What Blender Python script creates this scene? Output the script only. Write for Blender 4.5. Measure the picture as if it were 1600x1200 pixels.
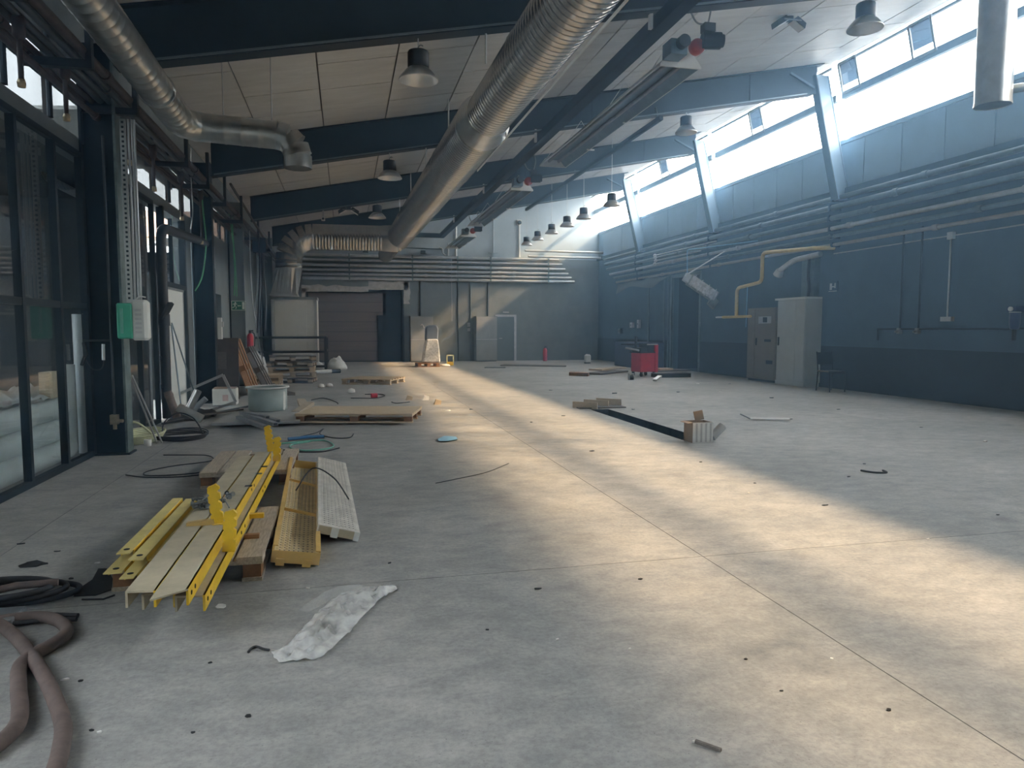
import bpy, math, random
from mathutils import Vector, Matrix, Euler, noise as mnoise
random.seed(7)
HAZE = .012
SC = bpy.context.scene
C = SC.collection
for o in list(bpy.data.objects): bpy.data.objects.remove(o)

# ------------------------------------------------------------------ camera, sky, sun, exposure
cam = bpy.data.cameras.new('camera'); cam.sensor_width = 36; cam.lens = 36*1110/1600
cam.clip_end = 400
co = bpy.data.objects.new('camera', cam); C.objects.link(co)
co.location = (0, 0, 1.45)
co.rotation_euler = (math.radians(90-4.43), 0, math.radians(-13.145))
SC.camera = co
W = bpy.data.worlds.new('sky'); SC.world = W; W.use_nodes = True
bg = W.node_tree.nodes['Background']
bg.inputs[0].default_value = (0.90, 0.95, 1.0, 1)
bg.inputs[1].default_value = 12.5
# low sun, fanned into added lamps along the hall to imitate fluted clerestory glass
for k, kk in enumerate((-.05, .07, .19, .31, .43, .55, .67)):
    sun = bpy.data.lights.new('sun', 'SUN'); sun.energy = 1.42; sun.color = (1, .75, .47); sun.angle = math.radians(2.0)
    so = bpy.data.objects.new('sun', sun); C.objects.link(so); so.location = (30, k, 30)
    so.rotation_euler = Vector((-1, kk, -.77)).to_track_quat('-Z', 'Y').to_euler()
SC.view_settings.view_transform = 'Standard'
SC.view_settings.look = 'None'
SC.view_settings.gamma = 1
SC.view_settings.use_curve_mapping = False
SC.view_settings.exposure = 0.2

# ------------------------------------------------------------------ materials
def M(name, col, rough=.6, metal=0., var=.15, scale=5., bump=0., spec=.4, detail=6., stretch=None):
    m = bpy.data.materials.new(name); m.use_nodes = True
    nt = m.node_tree; n = nt.nodes; p = n['Principled BSDF']
    p.inputs['Roughness'].default_value = rough; p.inputs['Metallic'].default_value = metal
    p.inputs['Specular IOR Level'].default_value = spec
    tc = n.new('ShaderNodeTexCoord'); nz = n.new('ShaderNodeTexNoise')
    nz.inputs['Scale'].default_value = scale; nz.inputs['Detail'].default_value = detail
    nz.inputs['Roughness'].default_value = .65
    src = tc.outputs['Object']
    if stretch:
        mp = n.new('ShaderNodeMapping'); mp.inputs['Scale'].default_value = stretch
        nt.links.new(src, mp.inputs[0]); src = mp.outputs[0]
    nt.links.new(src, nz.inputs['Vector'])
    cr = n.new('ShaderNodeValToRGB')
    cr.color_ramp.elements[0].position = .3; cr.color_ramp.elements[1].position = .7
    cr.color_ramp.elements[0].color = (*[c*(1-var) for c in col], 1)
    cr.color_ramp.elements[1].color = (*[min(1, c*(1+var)) for c in col], 1)
    nt.links.new(nz.outputs['Fac'], cr.inputs[0]); nt.links.new(cr.outputs[0], p.inputs['Base Color'])
    if bump:
        b = n.new('ShaderNodeBump'); b.inputs['Strength'].default_value = bump; b.inputs['Distance'].default_value = .02
        nt.links.new(nz.outputs['Fac'], b.inputs['Height']); nt.links.new(b.outputs[0], p.inputs['Normal'])
    return m
def glass(name, tint, refl=.12, dirt=0., dcol=(.5, .52, .53)):
    m = bpy.data.materials.new(name); m.use_nodes = True
    nt = m.node_tree; n = nt.nodes; n.remove(n['Principled BSDF']); out = n['Material Output']
    t = n.new('ShaderNodeBsdfTransparent'); t.inputs[0].default_value = (*tint, 1)
    g = n.new('ShaderNodeBsdfGlossy'); g.inputs['Roughness'].default_value = .02
    f = n.new('ShaderNodeLayerWeight'); f.inputs['Blend'].default_value = .5
    pw = n.new('ShaderNodeMath'); pw.operation = 'POWER'; pw.inputs[1].default_value = 5
    ma = n.new('ShaderNodeMath'); ma.operation = 'MULTIPLY_ADD'; ma.inputs[1].default_value = 1-refl; ma.inputs[2].default_value = refl
    nt.links.new(f.outputs['Facing'], pw.inputs[0]); nt.links.new(pw.outputs[0], ma.inputs[0])
    mx = n.new('ShaderNodeMixShader')
    nt.links.new(ma.outputs[0], mx.inputs[0]); nt.links.new(t.outputs[0], mx.inputs[1]); nt.links.new(g.outputs[0], mx.inputs[2])
    last = mx
    if dirt:
        d = n.new('ShaderNodeBsdfDiffuse'); d.inputs[0].default_value = (*dcol, 1)
        nz = n.new('ShaderNodeTexNoise'); nz.inputs['Scale'].default_value = 1.6; nz.inputs['Detail'].default_value = 5
        tc = n.new('ShaderNodeTexCoord'); nt.links.new(tc.outputs['Object'], nz.inputs['Vector'])
        mr = n.new('ShaderNodeMapRange'); mr.inputs['From Min'].default_value = .3; mr.inputs['From Max'].default_value = .75
        mr.inputs['To Min'].default_value = dirt*.4; mr.inputs['To Max'].default_value = dirt
        nt.links.new(nz.outputs['Fac'], mr.inputs[0])
        m2 = n.new('ShaderNodeMixShader'); nt.links.new(mr.outputs[0], m2.inputs[0])
        nt.links.new(last.outputs[0], m2.inputs[1]); nt.links.new(d.outputs[0], m2.inputs[2]); last = m2
    nt.links.new(last.outputs[0], out.inputs[0])
    return m
def film(name, col, op=.6):
    m = bpy.data.materials.new(name); m.use_nodes = True
    nt = m.node_tree; n = nt.nodes; p = n['Principled BSDF']
    p.inputs['Base Color'].default_value = (*col, 1); p.inputs['Roughness'].default_value = .22
    nz = n.new('ShaderNodeTexNoise'); nz.inputs['Scale'].default_value = 14; nz.inputs['Detail'].default_value = 4
    tc = n.new('ShaderNodeTexCoord'); nt.links.new(tc.outputs['Object'], nz.inputs['Vector'])
    b = n.new('ShaderNodeBump'); b.inputs['Strength'].default_value = .5; b.inputs['Distance'].default_value = .01
    nt.links.new(nz.outputs['Fac'], b.inputs['Height']); nt.links.new(b.outputs[0], p.inputs['Normal'])
    mr = n.new('ShaderNodeMapRange'); mr.inputs['From Min'].default_value = .35; mr.inputs['From Max'].default_value = .65
    mr.inputs['To Min'].default_value = op*.7; mr.inputs['To Max'].default_value = min(1, op*1.25)
    nt.links.new(nz.outputs['Fac'], mr.inputs[0]); nt.links.new(mr.outputs[0], p.inputs['Alpha'])
    return m
def floor_mat():
    m = bpy.data.materials.new('dusty_concrete'); m.use_nodes = True
    nt = m.node_tree; n = nt.nodes; p = n['Principled BSDF']; L = nt.links.new
    p.inputs['Roughness'].default_value = .62; p.inputs['Specular IOR Level'].default_value = .35
    g = n.new('ShaderNodeNewGeometry')
    def nz(s, d=6, r=.6, sc=None):
        t = n.new('ShaderNodeTexNoise'); t.inputs['Scale'].default_value = s; t.inputs['Detail'].default_value = d; t.inputs['Roughness'].default_value = r
        v = g.outputs['Position']
        if sc:
            mp = n.new('ShaderNodeMapping'); mp.inputs['Scale'].default_value = sc; mp.inputs['Rotation'].default_value = (0, 0, .5); L(v, mp.inputs[0]); v = mp.outputs[0]
        L(v, t.inputs['Vector']); return t
    def ramp(src, a, ca, b, cb):
        r = n.new('ShaderNodeValToRGB'); e = r.color_ramp.elements
        e[0].position = a; e[0].color = (*ca, 1); e[1].position = b; e[1].color = (*cb, 1)
        L(src, r.inputs[0]); return r
    def mul(a, b, f=1.):
        x = n.new('ShaderNodeMix'); x.data_type = 'RGBA'; x.blend_type = 'MULTIPLY'; x.inputs[0].default_value = f
        L(a, x.inputs[6]); L(b, x.inputs[7]); return x.outputs[2]
    base = ramp(nz(.55, 8, .65).outputs['Fac'], .3, (.275, .285, .28), .72, (.46, .455, .435))
    mid = ramp(nz(4.5, 8, .7, (1, 1.5, 1)).outputs['Fac'], .35, (.72, .73, .74), .66, (1.06, 1.05, 1.04))
    fine = ramp(nz(38, 4, .7).outputs['Fac'], .34, (.78, .78, .78), .6, (1.06, 1.06, 1.06))
    stain = ramp(nz(1.3, 5, .55).outputs['Fac'], .27, (.62, .63, .66), .40, (1, 1, 1))
    speck = ramp(nz(95, 2, .5).outputs['Fac'], .28, (.35, .33, .31), .33, (1, 1, 1))
    sf = nz(9, 9, .8, (.7, 2.2, 1)); sf.inputs['Distortion'].default_value = 1.6; scuff = ramp(sf.outputs['Fac'], .33, (.55, .56, .56), .43, (1, 1, 1))
    c = mul(base.outputs[0], mid.outputs[0]); c = mul(c, fine.outputs[0], .8); c = mul(c, stain.outputs[0], .7)
    c = mul(c, speck.outputs[0], .6); c = mul(c, scuff.outputs[0], .5)
    L(c, p.inputs['Base Color'])
    b = n.new('ShaderNodeBump'); b.inputs['Strength'].default_value = .25; b.inputs['Distance'].default_value = .01
    L(nz(60, 5, .7).outputs['Fac'], b.inputs['Height']); L(b.outputs[0], p.inputs['Normal'])
    return m
m_floor = floor_mat()
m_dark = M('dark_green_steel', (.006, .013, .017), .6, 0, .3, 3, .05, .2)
m_darkwall = M('dark_paint', (.03, .04, .045), .7, 0, .3, 2)
m_beam = M('dark_steel_paint', (.013, .025, .034), .6, 0, .25, 2, .03, .25)
m_flange = M('lit_green_paint', (.10, .14, .14), .55, 0, .5, 7, .05)  # paler than the other post steel: light on the flange put into colour
m_ceil = M('grey_ceiling_panel', (.52, .515, .49), .5, 0, .12, 1.2, 0, .4, 6, (1, 4, 1))
m_roof = M('roof_deck', (.1, .1, .1), .8)
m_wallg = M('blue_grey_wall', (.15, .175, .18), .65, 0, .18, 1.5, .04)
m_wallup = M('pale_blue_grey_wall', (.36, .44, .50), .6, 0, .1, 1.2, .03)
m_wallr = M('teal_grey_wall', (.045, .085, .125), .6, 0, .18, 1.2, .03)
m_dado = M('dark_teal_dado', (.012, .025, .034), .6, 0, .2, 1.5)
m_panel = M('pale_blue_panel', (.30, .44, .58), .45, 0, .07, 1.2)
m_groove = M('panel_joint_grey', (.08, .1, .12), .7)
m_plaster = M('broken_plaster', (.42, .43, .42), .85, 0, .25, 6, .5)
m_galv = M('galvanised_steel', (.56, .57, .56), .30, .95, .14, 5, .02)
m_galvd = M('dull_galvanised_steel', (.52, .52, .50), .27, .95, .16, 5, .02)
m_sheet = M('pale_steel_sheet', (.33, .34, .335), .6, .2, .12, 4)
m_pipet = M('tan_grey_pipe', (.30, .27, .24), .45, .2, .15, 5)
m_alu = M('brushed_aluminium', (.62, .62, .61), .32, .9, .08, 12)
m_lampin = M('lamp_reflector', (.72, .72, .71), .38, .55, .05, 12)
m_black = M('black_housing', (.012, .017, .02), .5, 0, .2, 8)
m_rubber = M('black_rubber', (.02, .021, .023), .65, 0, .3, 20)
m_rust = M('rusty_brown_pipe', (.05, .038, .032), .6, .2, .4, 9, .05)
m_rustp = M('rusted_flue', (.14, .105, .085), .6, .2, .4, 9, .05)
m_pipeb = M('dark_painted_pipe', (.035, .045, .05), .45, .2, .3, 5)
m_pipeg = M('blue_grey_pipe', (.14, .19, .22), .32, .55, .18, 4)
m_pipew = M('silver_grey_pipe', (.43, .46, .47), .32, .4, .15, 5)
m_brass = M('brass_fitting', (.45, .38, .25), .4, .8, .25, 20)
m_woodk = M('dark_stained_board', (.075, .062, .052), .8, 0, .25, 6)
m_prof = M('dull_grey_profile', (.19, .20, .205), .6, .2, .15, 5)
m_wood = M('weathered_pallet_wood', (.42, .36, .28), .8, 0, .3, 6, .15, .2, 6, (1.5, 14, 14))
m_woodp = M('pale_pallet_wood', (.52, .42, .29), .8, 0, .25, 6, .15, .2, 6, (1.5, 14, 14))
m_woodo = M('orange_pallet_wood', (.36, .20, .095), .75, 0, .3, 6, .15, .2, 6, (1.5, 14, 14))
m_woodg = M('grey_pallet_wood', (.135, .125, .115), .85, 0, .3, 6, .15, .2, 6, (1.5, 14, 14))
m_woodb = M('brown_block_wood', (.24, .125, .065), .8, 0, .3, 8, .15, .2)
m_ydust = M('dusty_yellow_steel', (.44, .39, .28), .7, 0, .22, 4, .05)
m_yel = M('bright_yellow_paint', (.80, .52, .03), .45, 0, .14, 6)
m_yelp = M('pale_yellow_paint', (.70, .58, .22), .6, 0, .15, 5)
m_tan = M('tan_yellow_paint', (.62, .42, .14), .5, 0, .15, 5)
m_tread = M('pale_cream_tread', (.66, .56, .34), .55, 0, .15, 12)
m_plank = M('dusty_white_tread', (.62, .60, .55), .6, .1, .2, 10, .1)
m_white = M('white_sheet_metal', (.62, .65, .63), .45, 0, .07, 2)
m_ahu = M('off_white_cabinet', (.50, .51, .47), .5, 0, .08, 2)
m_cab = M('light_grey_cabinet', (.42, .46, .46), .45, 0, .07, 2)
m_cabb = M('beige_cabinet', (.20, .19, .165), .55, 0, .1, 2)
m_gasy = M('yellow_gas_pipe', (.62, .47, .17), .45, 0, .15, 6)
m_red = M('red_paint', (.55, .03, .05), .4, 0, .12, 6)
m_redp = M('orange_red_fan', (.36, .06, .045), .5, 0, .15, 8)
m_blue = M('blue_plastic', (.05, .17, .36), .4, 0, .12, 8)
m_bluep = M('light_blue_plastic', (.25, .50, .68), .4, 0, .12, 8)
m_bluem = M('dark_blue_unit', (.02, .035, .10), .4, 0, .2, 8)
m_green = M('green_cable', (.10, .42, .17), .5, 0, .2, 9)
m_teal = M('teal_hose', (.16, .45, .36), .5, 0, .2, 9)
m_pgreen = M('pale_yellow_green_hose', (.55, .58, .38), .55, 0, .15, 9)
m_hose = M('brown_rubber_hose', (.125, .095, .085), .7, 0, .35, 9, .1)
m_tub = M('grey_green_tub', (.27, .33, .32), .5, 0, .15, 3)
m_tubw = M('flaked_white', (.62, .65, .62), .7, 0, .1, 9)
m_card = M('brown_cardboard', (.27, .20, .145), .85, 0, .15, 5)
m_cardw = M('white_printed_card', (.66, .66, .64), .7, 0, .08, 5)
m_cardg = M('grey_card_stripe', (.42, .42, .42), .7, 0, .08, 5)
m_scrapw = M('white_scrap', (.75, .75, .73), .7, 0, .1, 20)
m_scrapd = M('dark_scrap', (.02, .022, .024), .7, 0, .3, 20)
m_exitg = M('sign_green', (.02, .15, .09), .5, 0, .05, 3)
m_exitw = M('sign_white', (.75, .82, .74), .5, 0, .03, 3)
m_fag = M('green_box', (.06, .42, .28), .35, 0, .12, 6)
m_fabric = M('grey_upholstery', (.11, .135, .165), .8, 0, .15, 20)
m_roll = M('white_plastic_roll', (.62, .68, .70), .35, 0, .1, 3)
m_sack = M('white_plastic_sack', (.58, .62, .63), .35, 0, .12, 8, .5)
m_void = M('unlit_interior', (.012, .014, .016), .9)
m_asph = M('yard_ground', (.16, .16, .155), .85, 0, .2, .6)
m_conc = M('yard_concrete', (.30, .31, .31), .85, 0, .15, .8)
m_cream = M('cream_render', (.70, .62, .50), .8, 0, .08, .6)
m_brick = M('red_roof_tile', (.42, .28, .22), .8, 0, .2, 3)
m_carp = M('silver_car_paint', (.45, .48, .48), .25, .7, .05, 3)
m_leaf = M('dark_foliage', (.05, .085, .03), .7, 0, .4, 6)
m_grey = M('mid_grey_metal', (.22, .24, .25), .45, .5, .2, 5)
m_door = M('blue_grey_door', (.12, .16, .19), .5, 0, .1, 2)
m_slat = M('brown_grey_door_panel', (.15, .135, .13), .55, 0, .12, 1.5, 0, .4, 6, (.3, 1, 6))
m_frame = M('pale_door_frame', (.5, .52, .53), .5)
g_clear = glass('clerestory_glass', (.97, .98, .98), .05)
g_part = glass('partition_glass', (.82, .87, .87), .09, .05, (.35, .38, .39))
g_dirty_dim = glass('dusty_dimmed_glass', (.11, .12, .125), .06, .5, (.42, .45, .46))  # dust, plus a dark tint for the shaded canopy behind the panes
g_room = glass('room_glass', (.6, .63, .65), .06, .3, (.42, .45, .46))
g_vent = glass('tinted_vent_glass', (.012, .018, .026), .1)
f_bag = film('clear_plastic_film', (.86, .87, .86), .42)
f_wrap = film('stretch_wrap', (.78, .82, .84), .55)

# ------------------------------------------------------------------ mesh helpers
class MB:
    def __init__(s): s.v = []; s.f = []; s.s = []; s.mi = []; s.M = Matrix.Identity(4); s.cur = 0
    def add(s, vs, fs, smooth=False):
        k = len(s.v); s.v += [s.M @ Vector(v) for v in vs]
        for f in fs: s.f.append([i+k for i in f]); s.s.append(smooth); s.mi.append(s.cur)
        return s
    def box(s, x0, x1, y0, y1, z0, z1):
        return s.add([(x0,y0,z0),(x1,y0,z0),(x1,y1,z0),(x0,y1,z0),(x0,y0,z1),(x1,y0,z1),(x1,y1,z1),(x0,y1,z1)],
              [(0,3,2,1),(4,5,6,7),(0,1,5,4),(1,2,6,5),(2,3,7,6),(3,0,4,7)])
    def bar(s, p0, p1, w, h, up=(0,0,1)):
        a = Vector(p0); b = Vector(p1); d = (b-a).normalized(); u = Vector(up)
        if abs(d.dot(u)) > .98: u = Vector((1,0,0))
        r = d.cross(u).normalized(); u = r.cross(d).normalized()
        vs = []
        for p in (a, b):
            for i, j in ((-1,-1),(1,-1),(1,1),(-1,1)): vs.append(p + r*(i*w/2) + u*(j*h/2))
        return s.add(vs, [(0,1,2,3)[::-1],(4,5,6,7),(0,1,5,4),(1,2,6,5),(2,3,7,6),(3,0,4,7)][0:6])
    def tube(s, pts, r, n=8, caps=True, closed=False):
        P = [Vector(p) for p in pts]; N = len(P)
        rr = r if isinstance(r, (list, tuple)) else [r]*N
        T = []
        for i in range(N):
            if closed: t = P[(i+1) % N]-P[i-1]
            else: t = P[min(i+1, N-1)]-P[max(i-1, 0)]
            T.append(t.normalized() if t.length > 1e-9 else Vector((0,0,1)))
        u = Vector((0,0,1)) if abs(T[0].z) < .9 else Vector((1,0,0))
        u = (u - T[0]*u.dot(T[0])).normalized(); vs = []
        for i in range(N):
            u = (u - T[i]*u.dot(T[i])).normalized(); w = T[i].cross(u)
            for k in range(n):
                a = 2*math.pi*k/n; vs.append(P[i]+(u*math.cos(a)+w*math.sin(a))*rr[i])
        fs = []
        for i in range(N if closed else N-1):
            j = (i+1) % N
            for k in range(n):
                l = (k+1) % n; fs.append((i*n+k, i*n+l, j*n+l, j*n+k))
        s.add(vs, fs, True)
        if caps and not closed:
            s.add([vs[k] if False else P[0]+(s_v-P[0]) for k, s_v in enumerate(vs[:n])], [tuple(range(n))[::-1]])
            s.add(vs[-n:], [tuple(range(n))])
        return s
    def cyl(s, p0, p1, r, r1=None, n=14, caps=True):
        return s.tube([p0, p1], [r, r if r1 is None else r1], n, caps)
    def lathe(s, prof, n=24, o=(0,0,0), axis='z'):
        o = Vector(o); vs = []
        for r, z in prof:
            for k in range(n):
                a = 2*math.pi*k/n; c, q = r*math.cos(a), r*math.sin(a)
                vs.append(o+Vector((c,q,z) if axis == 'z' else ((q,z,c) if axis == 'y' else (z,c,q))))
        fs = [(i*n+k, i*n+(k+1) % n, (i+1)*n+(k+1) % n, (i+1)*n+k) for i in range(len(prof)-1) for k in range(n)]
        return s.add(vs, fs, True)
    def prism(s, poly, a, b, plane='xz'):
        """poly in plane, extruded along the remaining axis from a to b"""
        n = len(poly)
        def mk(u, v, t): return (u,t,v) if plane == 'xz' else ((u,v,t) if plane == 'xy' else (t,u,v))
        vs = [mk(u,v,a) for u, v in poly]+[mk(u,v,b) for u, v in poly]
        fs = [tuple(range(n)), tuple(range(2*n-1, n-1, -1))]+[(i, i+n, (i+1) % n+n, (i+1) % n) for i in range(n)]
        return s.add(vs, fs)
def mesh(name, mb, mat, off=None):
    me = bpy.data.meshes.new(name)
    vs = mb.v if off is None else [v-off for v in mb.v]
    me.from_pydata([tuple(v) for v in vs], [], mb.f)
    for m in (mat if isinstance(mat, (list, tuple)) else [mat]): me.materials.append(m)
    me.polygons.foreach_set('use_smooth', mb.s); me.polygons.foreach_set('material_index', mb.mi)
    me.update()
    import bmesh
    b = bmesh.new(); b.from_mesh(me); bmesh.ops.recalc_face_normals(b, faces=b.faces); b.to_mesh(me); b.free()
    return me
def tag(o, label, cat, group=None, kind=None):
    if label: o['label'] = label
    if cat: o['category'] = cat
    if group: o['group'] = group
    if kind: o['kind'] = kind
    return o
def thing(name, label, cat, loc=(0,0,0), rz=0., group=None, rot=None):
    o = bpy.data.objects.new(name, None); C.objects.link(o); o.location = loc
    o.rotation_euler = rot if rot else (0, 0, rz); o.empty_display_size = .1
    return tag(o, label, cat, group)
def part(par, name, mb, mat, w=False, label=None, bev=0., kind=None):
    off = Vector((0,0,0)); q = par
    while q: off += q.location; q = q.parent
    me = mesh(name, mb, mat, off if w else None)
    o = bpy.data.objects.new(name, me); C.objects.link(o); o.parent = par
    if label: o['label'] = label
    if kind: o['kind'] = kind
    if bev:
        b = o.modifiers.new('bevel', 'BEVEL'); b.width = bev; b.segments = 1; b.limit_method = 'ANGLE'
    return o
def sub(par, name, mb, mat, root, label=None):       # sub-part: mesh in the root's frame
    return part(par, name, mb, mat, False, label)
def solo(name, mb, mat, label, cat, group=None, bev=0., kind=None):
    xs = [v.x for v in mb.v]; ys = [v.y for v in mb.v]; zs = [v.z for v in mb.v]
    off = Vector(((min(xs)+max(xs))/2, (min(ys)+max(ys))/2, min(zs)))
    o = bpy.data.objects.new(name, mesh(name, mb, mat, off)); C.objects.link(o); o.location = off
    if bev:
        b = o.modifiers.new('bevel', 'BEVEL'); b.width = bev; b.segments = 1; b.limit_method = 'ANGLE'
    return tag(o, label, cat, group, kind)
def struct(name, mb, mat, parent=None):
    o = bpy.data.objects.new(name, mesh(name, mb, mat)); C.objects.link(o)
    if parent: o.parent = parent
    else: o['kind'] = 'structure'
    return o
def copy_tree(o, parent=None):
    c = o.copy(); C.objects.link(c)
    if parent: c.parent = parent
    for ch in list(o.children): copy_tree(ch, c)
    return c
def spl(pts, k=6, closed=False):
    P = [Vector(p) for p in pts]; n = len(P); out = []
    for i in range(n if closed else n-1):
        g = (lambda j: P[j % n]) if closed else (lambda j: P[max(0, min(n-1, j))])
        a, b, c, d = g(i-1), g(i), g(i+1), g(i+2)
        for q in range(k):
            t = q/k
            out.append(.5*((2*b)+(c-a)*t+(2*a-5*b+4*c-d)*t*t+(3*b-a-3*c+d)*t**3))
    if not closed: out.append(P[-1])
    return out
def corner(pts, r, k=4):                              # polyline with rounded elbows
    P = [Vector(p) for p in pts]; out = [P[0]]
    for i in range(1, len(P)-1):
        a = (P[i-1]-P[i]); b = (P[i+1]-P[i]); q = min(r, a.length*.45, b.length*.45)
        a = P[i]+a.normalized()*q; b = P[i]+b.normalized()*q
        for j in range(k+1):
            t = j/k; out.append(a*(1-t)**2+P[i]*2*t*(1-t)+b*t*t)
    return out+[P[-1]]
# ------------------------------------------------------------------ the hall
LX, RX, BY = -2.85, 11.6, 31.8
FR = [-2.65, 3.2, 9.05, 14.9, 20.75, 26.6]
FY = -2.2
zb = lambda x: 4.83+.19*x          # underside of the roof beams
zc = lambda x: 5.50+.19*x          # underside of the ceiling
# floor: sawn concrete slabs, with the narrow pit left open between them
fl = struct('floor', MB().box(-9, RX+.4, -5, BY+.8, -.9, -.75), m_conc)
TX0, TX1, TY0, TY1 = 4.27, 4.62, 8.47, 12.1
xs = [-7.2, LX-.02, -2.18, 2.2, TX0, TX1, 7.0, RX]; ys = [-5, -.9, 4.05, TY0, TY1, 16.3, 21.2, 26.4, BY+.6]
def slab(x0, x1, y0, y1):
    g = .0028
    struct('floor_slab', MB().box(x0+g, x1-g, y0+g, y1-g, -.75, 0), m_floor, fl)
struct('pit_bottom', MB().box(TX0, TX1, TY0, TY1, -.75, -.20), m_prof, fl)
struct('joint_filler', MB().box(-7.2, TX0, -5, BY+.6, -.76, -.0015).box(TX1, RX, -5, BY+.6, -.76, -.0015).box(TX0, TX1, -5, TY0, -.76, -.0015).box(TX0, TX1, TY1, BY+.6, -.76, -.0015), m_void, fl)
for x0, x1 in ((-7.2, -2.87), (-2.87, -2.18), (-2.18, 2.2), (2.2, RX)):
    for y0, y1 in ((-5, -.9), (-.9, 4.05), (4.05, 16.3), (16.3, 21.2), (21.2, 26.4), (26.4, BY+.6)):
        if x0 == 2.2 and y0 == 4.05: continue
        slab(x0, x1, y0, y1)
g = .0028                                             # the slab with the pit in it
struct('floor_slab', MB().box(2.2+g, TX0, 4.05+g, 16.3-g, -.75, 0).box(TX1, RX, 4.05+g, 16.3-g, -.75, 0).box(TX0, TX1, 4.05+g, TY0, -.75, 0).box(TX0, TX1, TY1, 16.3-g, -.75, 0), m_floor, fl)
# ceiling: deck and panels
def slope(mb, x0, x1, y0, y1, a, b):
    return mb.add([(x0,y0,zc(x0)+a),(x1,y0,zc(x1)+a),(x1,y1,zc(x1)+a),(x0,y1,zc(x0)+a),
                   (x0,y0,zc(x0)+b),(x1,y0,zc(x1)+b),(x1,y1,zc(x1)+b),(x0,y1,zc(x0)+b)],
                  [(0,3,2,1),(4,5,6,7),(0,1,5,4),(1,2,6,5),(2,3,7,6),(3,0,4,7)])
ce = struct('ceiling', slope(MB(), LX-.5, 11.22, -5, BY+.4, .03, .2), m_roof)
cols = [LX+.0, -1.55, -.35, .85, 2.05, 3.25, 4.45, 5.65, 6.85, 8.05, 9.25, 10.45, 11.14]
for i in range(12):
    for j in range(len(FR)-2):                       # bays from the second frame back
        y0 = FR[j+1]; y1 = FR[j+2]; st = (y1-y0)/5
        for k in range(5):
            jit = .06*((i*7+j*3) % 3-1)
            a = y0+k*st+(jit if k else 0); b = y0+(k+1)*st+(jit if k < 4 else 0)
            d = .004*((i+k) % 3)
            struct('ceiling_panel', slope(MB(), cols[i]+.012, cols[i+1]-.012, a+.008, b-.008, -.0-d, .028), m_ceil, ce)
slabm = MB()
for i in range(12):
    slope(slabm, cols[i]+.012, cols[i+1]-.012, FY, FR[1]-.01, 0, .028); slope(slabm, cols[i]+.012, cols[i+1]-.012, FR[5]+.01, BY, 0, .028)
struct('ceiling_panel', slabm, m_ceil, ce)
# right wall
DY0, DY1 = 21.95, 24.0
wr = struct('wall_right', MB().box(RX, RX+.25, -5, DY0, 0, 4.72).box(RX, RX+.25, DY1, BY, 0, 4.72).box(RX, RX+.25, DY0, DY1, 3.3, 4.72), m_wallr)
struct('dado_band', MB().box(RX-.012, RX, -5, DY0, 0, 1.03).box(RX-.012, RX, DY1, BY, 0, 1.03), m_dado, wr)
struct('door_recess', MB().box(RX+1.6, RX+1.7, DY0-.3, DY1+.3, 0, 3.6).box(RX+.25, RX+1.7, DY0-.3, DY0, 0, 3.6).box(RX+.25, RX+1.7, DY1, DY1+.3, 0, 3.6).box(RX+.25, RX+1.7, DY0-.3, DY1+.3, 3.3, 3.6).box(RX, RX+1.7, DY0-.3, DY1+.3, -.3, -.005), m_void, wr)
struct('panel_backing', MB().box(RX+.06, RX+.25, -5, BY, 4.72, 5.86), m_groove, wr)
struct('sill', MB().box(RX-.05, RX+.25, -5, BY, 5.82, 5.90), m_panel, wr)
struct('ledge', MB().box(RX-.10, RX+.2, -5, BY, 4.62, 4.76), m_wallr, wr)
y = -4.9; k = 0
while y < BY-.1:
    y1 = min(y+1.13, BY); d = .006*(k % 2)
    struct('wall_panel', MB().box(RX-.005+d, RX+.06, y+.012, y1-.012, 4.76, 5.82), m_panel, wr); y = y1; k += 1
struct('pilaster', MB().box(RX-.16, RX, 15.75, 16.25, 0, 3.25), m_pipeg, wr)
struct('trim_1', MB().box(RX-.03, RX+.06, DY0-.12, DY0, 0, 3.4).box(RX-.03, RX+.06, DY1, DY1+.12, 0, 3.4).box(RX-.03, RX+.06, DY0, DY1, 3.3, 3.4), m_pipeg)
# back wall with the big sectional door opening
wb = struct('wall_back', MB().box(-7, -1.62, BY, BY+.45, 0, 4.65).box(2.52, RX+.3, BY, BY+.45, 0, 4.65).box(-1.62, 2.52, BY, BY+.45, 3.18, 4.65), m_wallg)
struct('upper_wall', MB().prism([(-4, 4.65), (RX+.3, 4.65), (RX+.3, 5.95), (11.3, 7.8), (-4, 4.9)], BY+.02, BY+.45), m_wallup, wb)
pl = MB()                                              # broken plaster around the opening
for x0, x1, z0, z1 in ((-1.80, -1.62, 0.9, 3.18), (-1.80, 1.0, 3.06, 3.32), (1.0, 2.72, 3.16, 3.52), (2.52, 2.78, 2.55, 3.5)):
    n = 9; P = []
    vert = (z1-z0) > (x1-x0)
    for i in range(n):
        t = i/(n-1); e = random.uniform(-.05, .05)
        P.append((x0+e*.4, z0+(z1-z0)*t) if vert else (x0+(x1-x0)*t, z1+e))
    for i in range(n):
        t = 1-i/(n-1); e = random.uniform(-.05, .05)
        P.append((x1+e, z0+(z1-z0)*t) if vert else (x0+(x1-x0)*t, z0+e*.3))
    pl.prism(P, BY-.02, BY+.01)
struct('plaster_patch', pl, m_plaster, wb)
d1 = struct('door_1', MB().box(-1.62, -1.54, BY+.02, BY+.5, 0, 3.18).box(2.44, 2.52, BY-.02, BY+.5, 0, 3.18).box(-1.62, 2.52, BY+.3, BY+.5, 3.0, 3.18), m_dark)
for k in range(7):
    struct('door_panel', MB().box(-1.54, 1.62, BY+.30-.006*(k % 2), BY+.36, .05+k*.43, .05+k*.43+.415), m_slat, d1)
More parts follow.
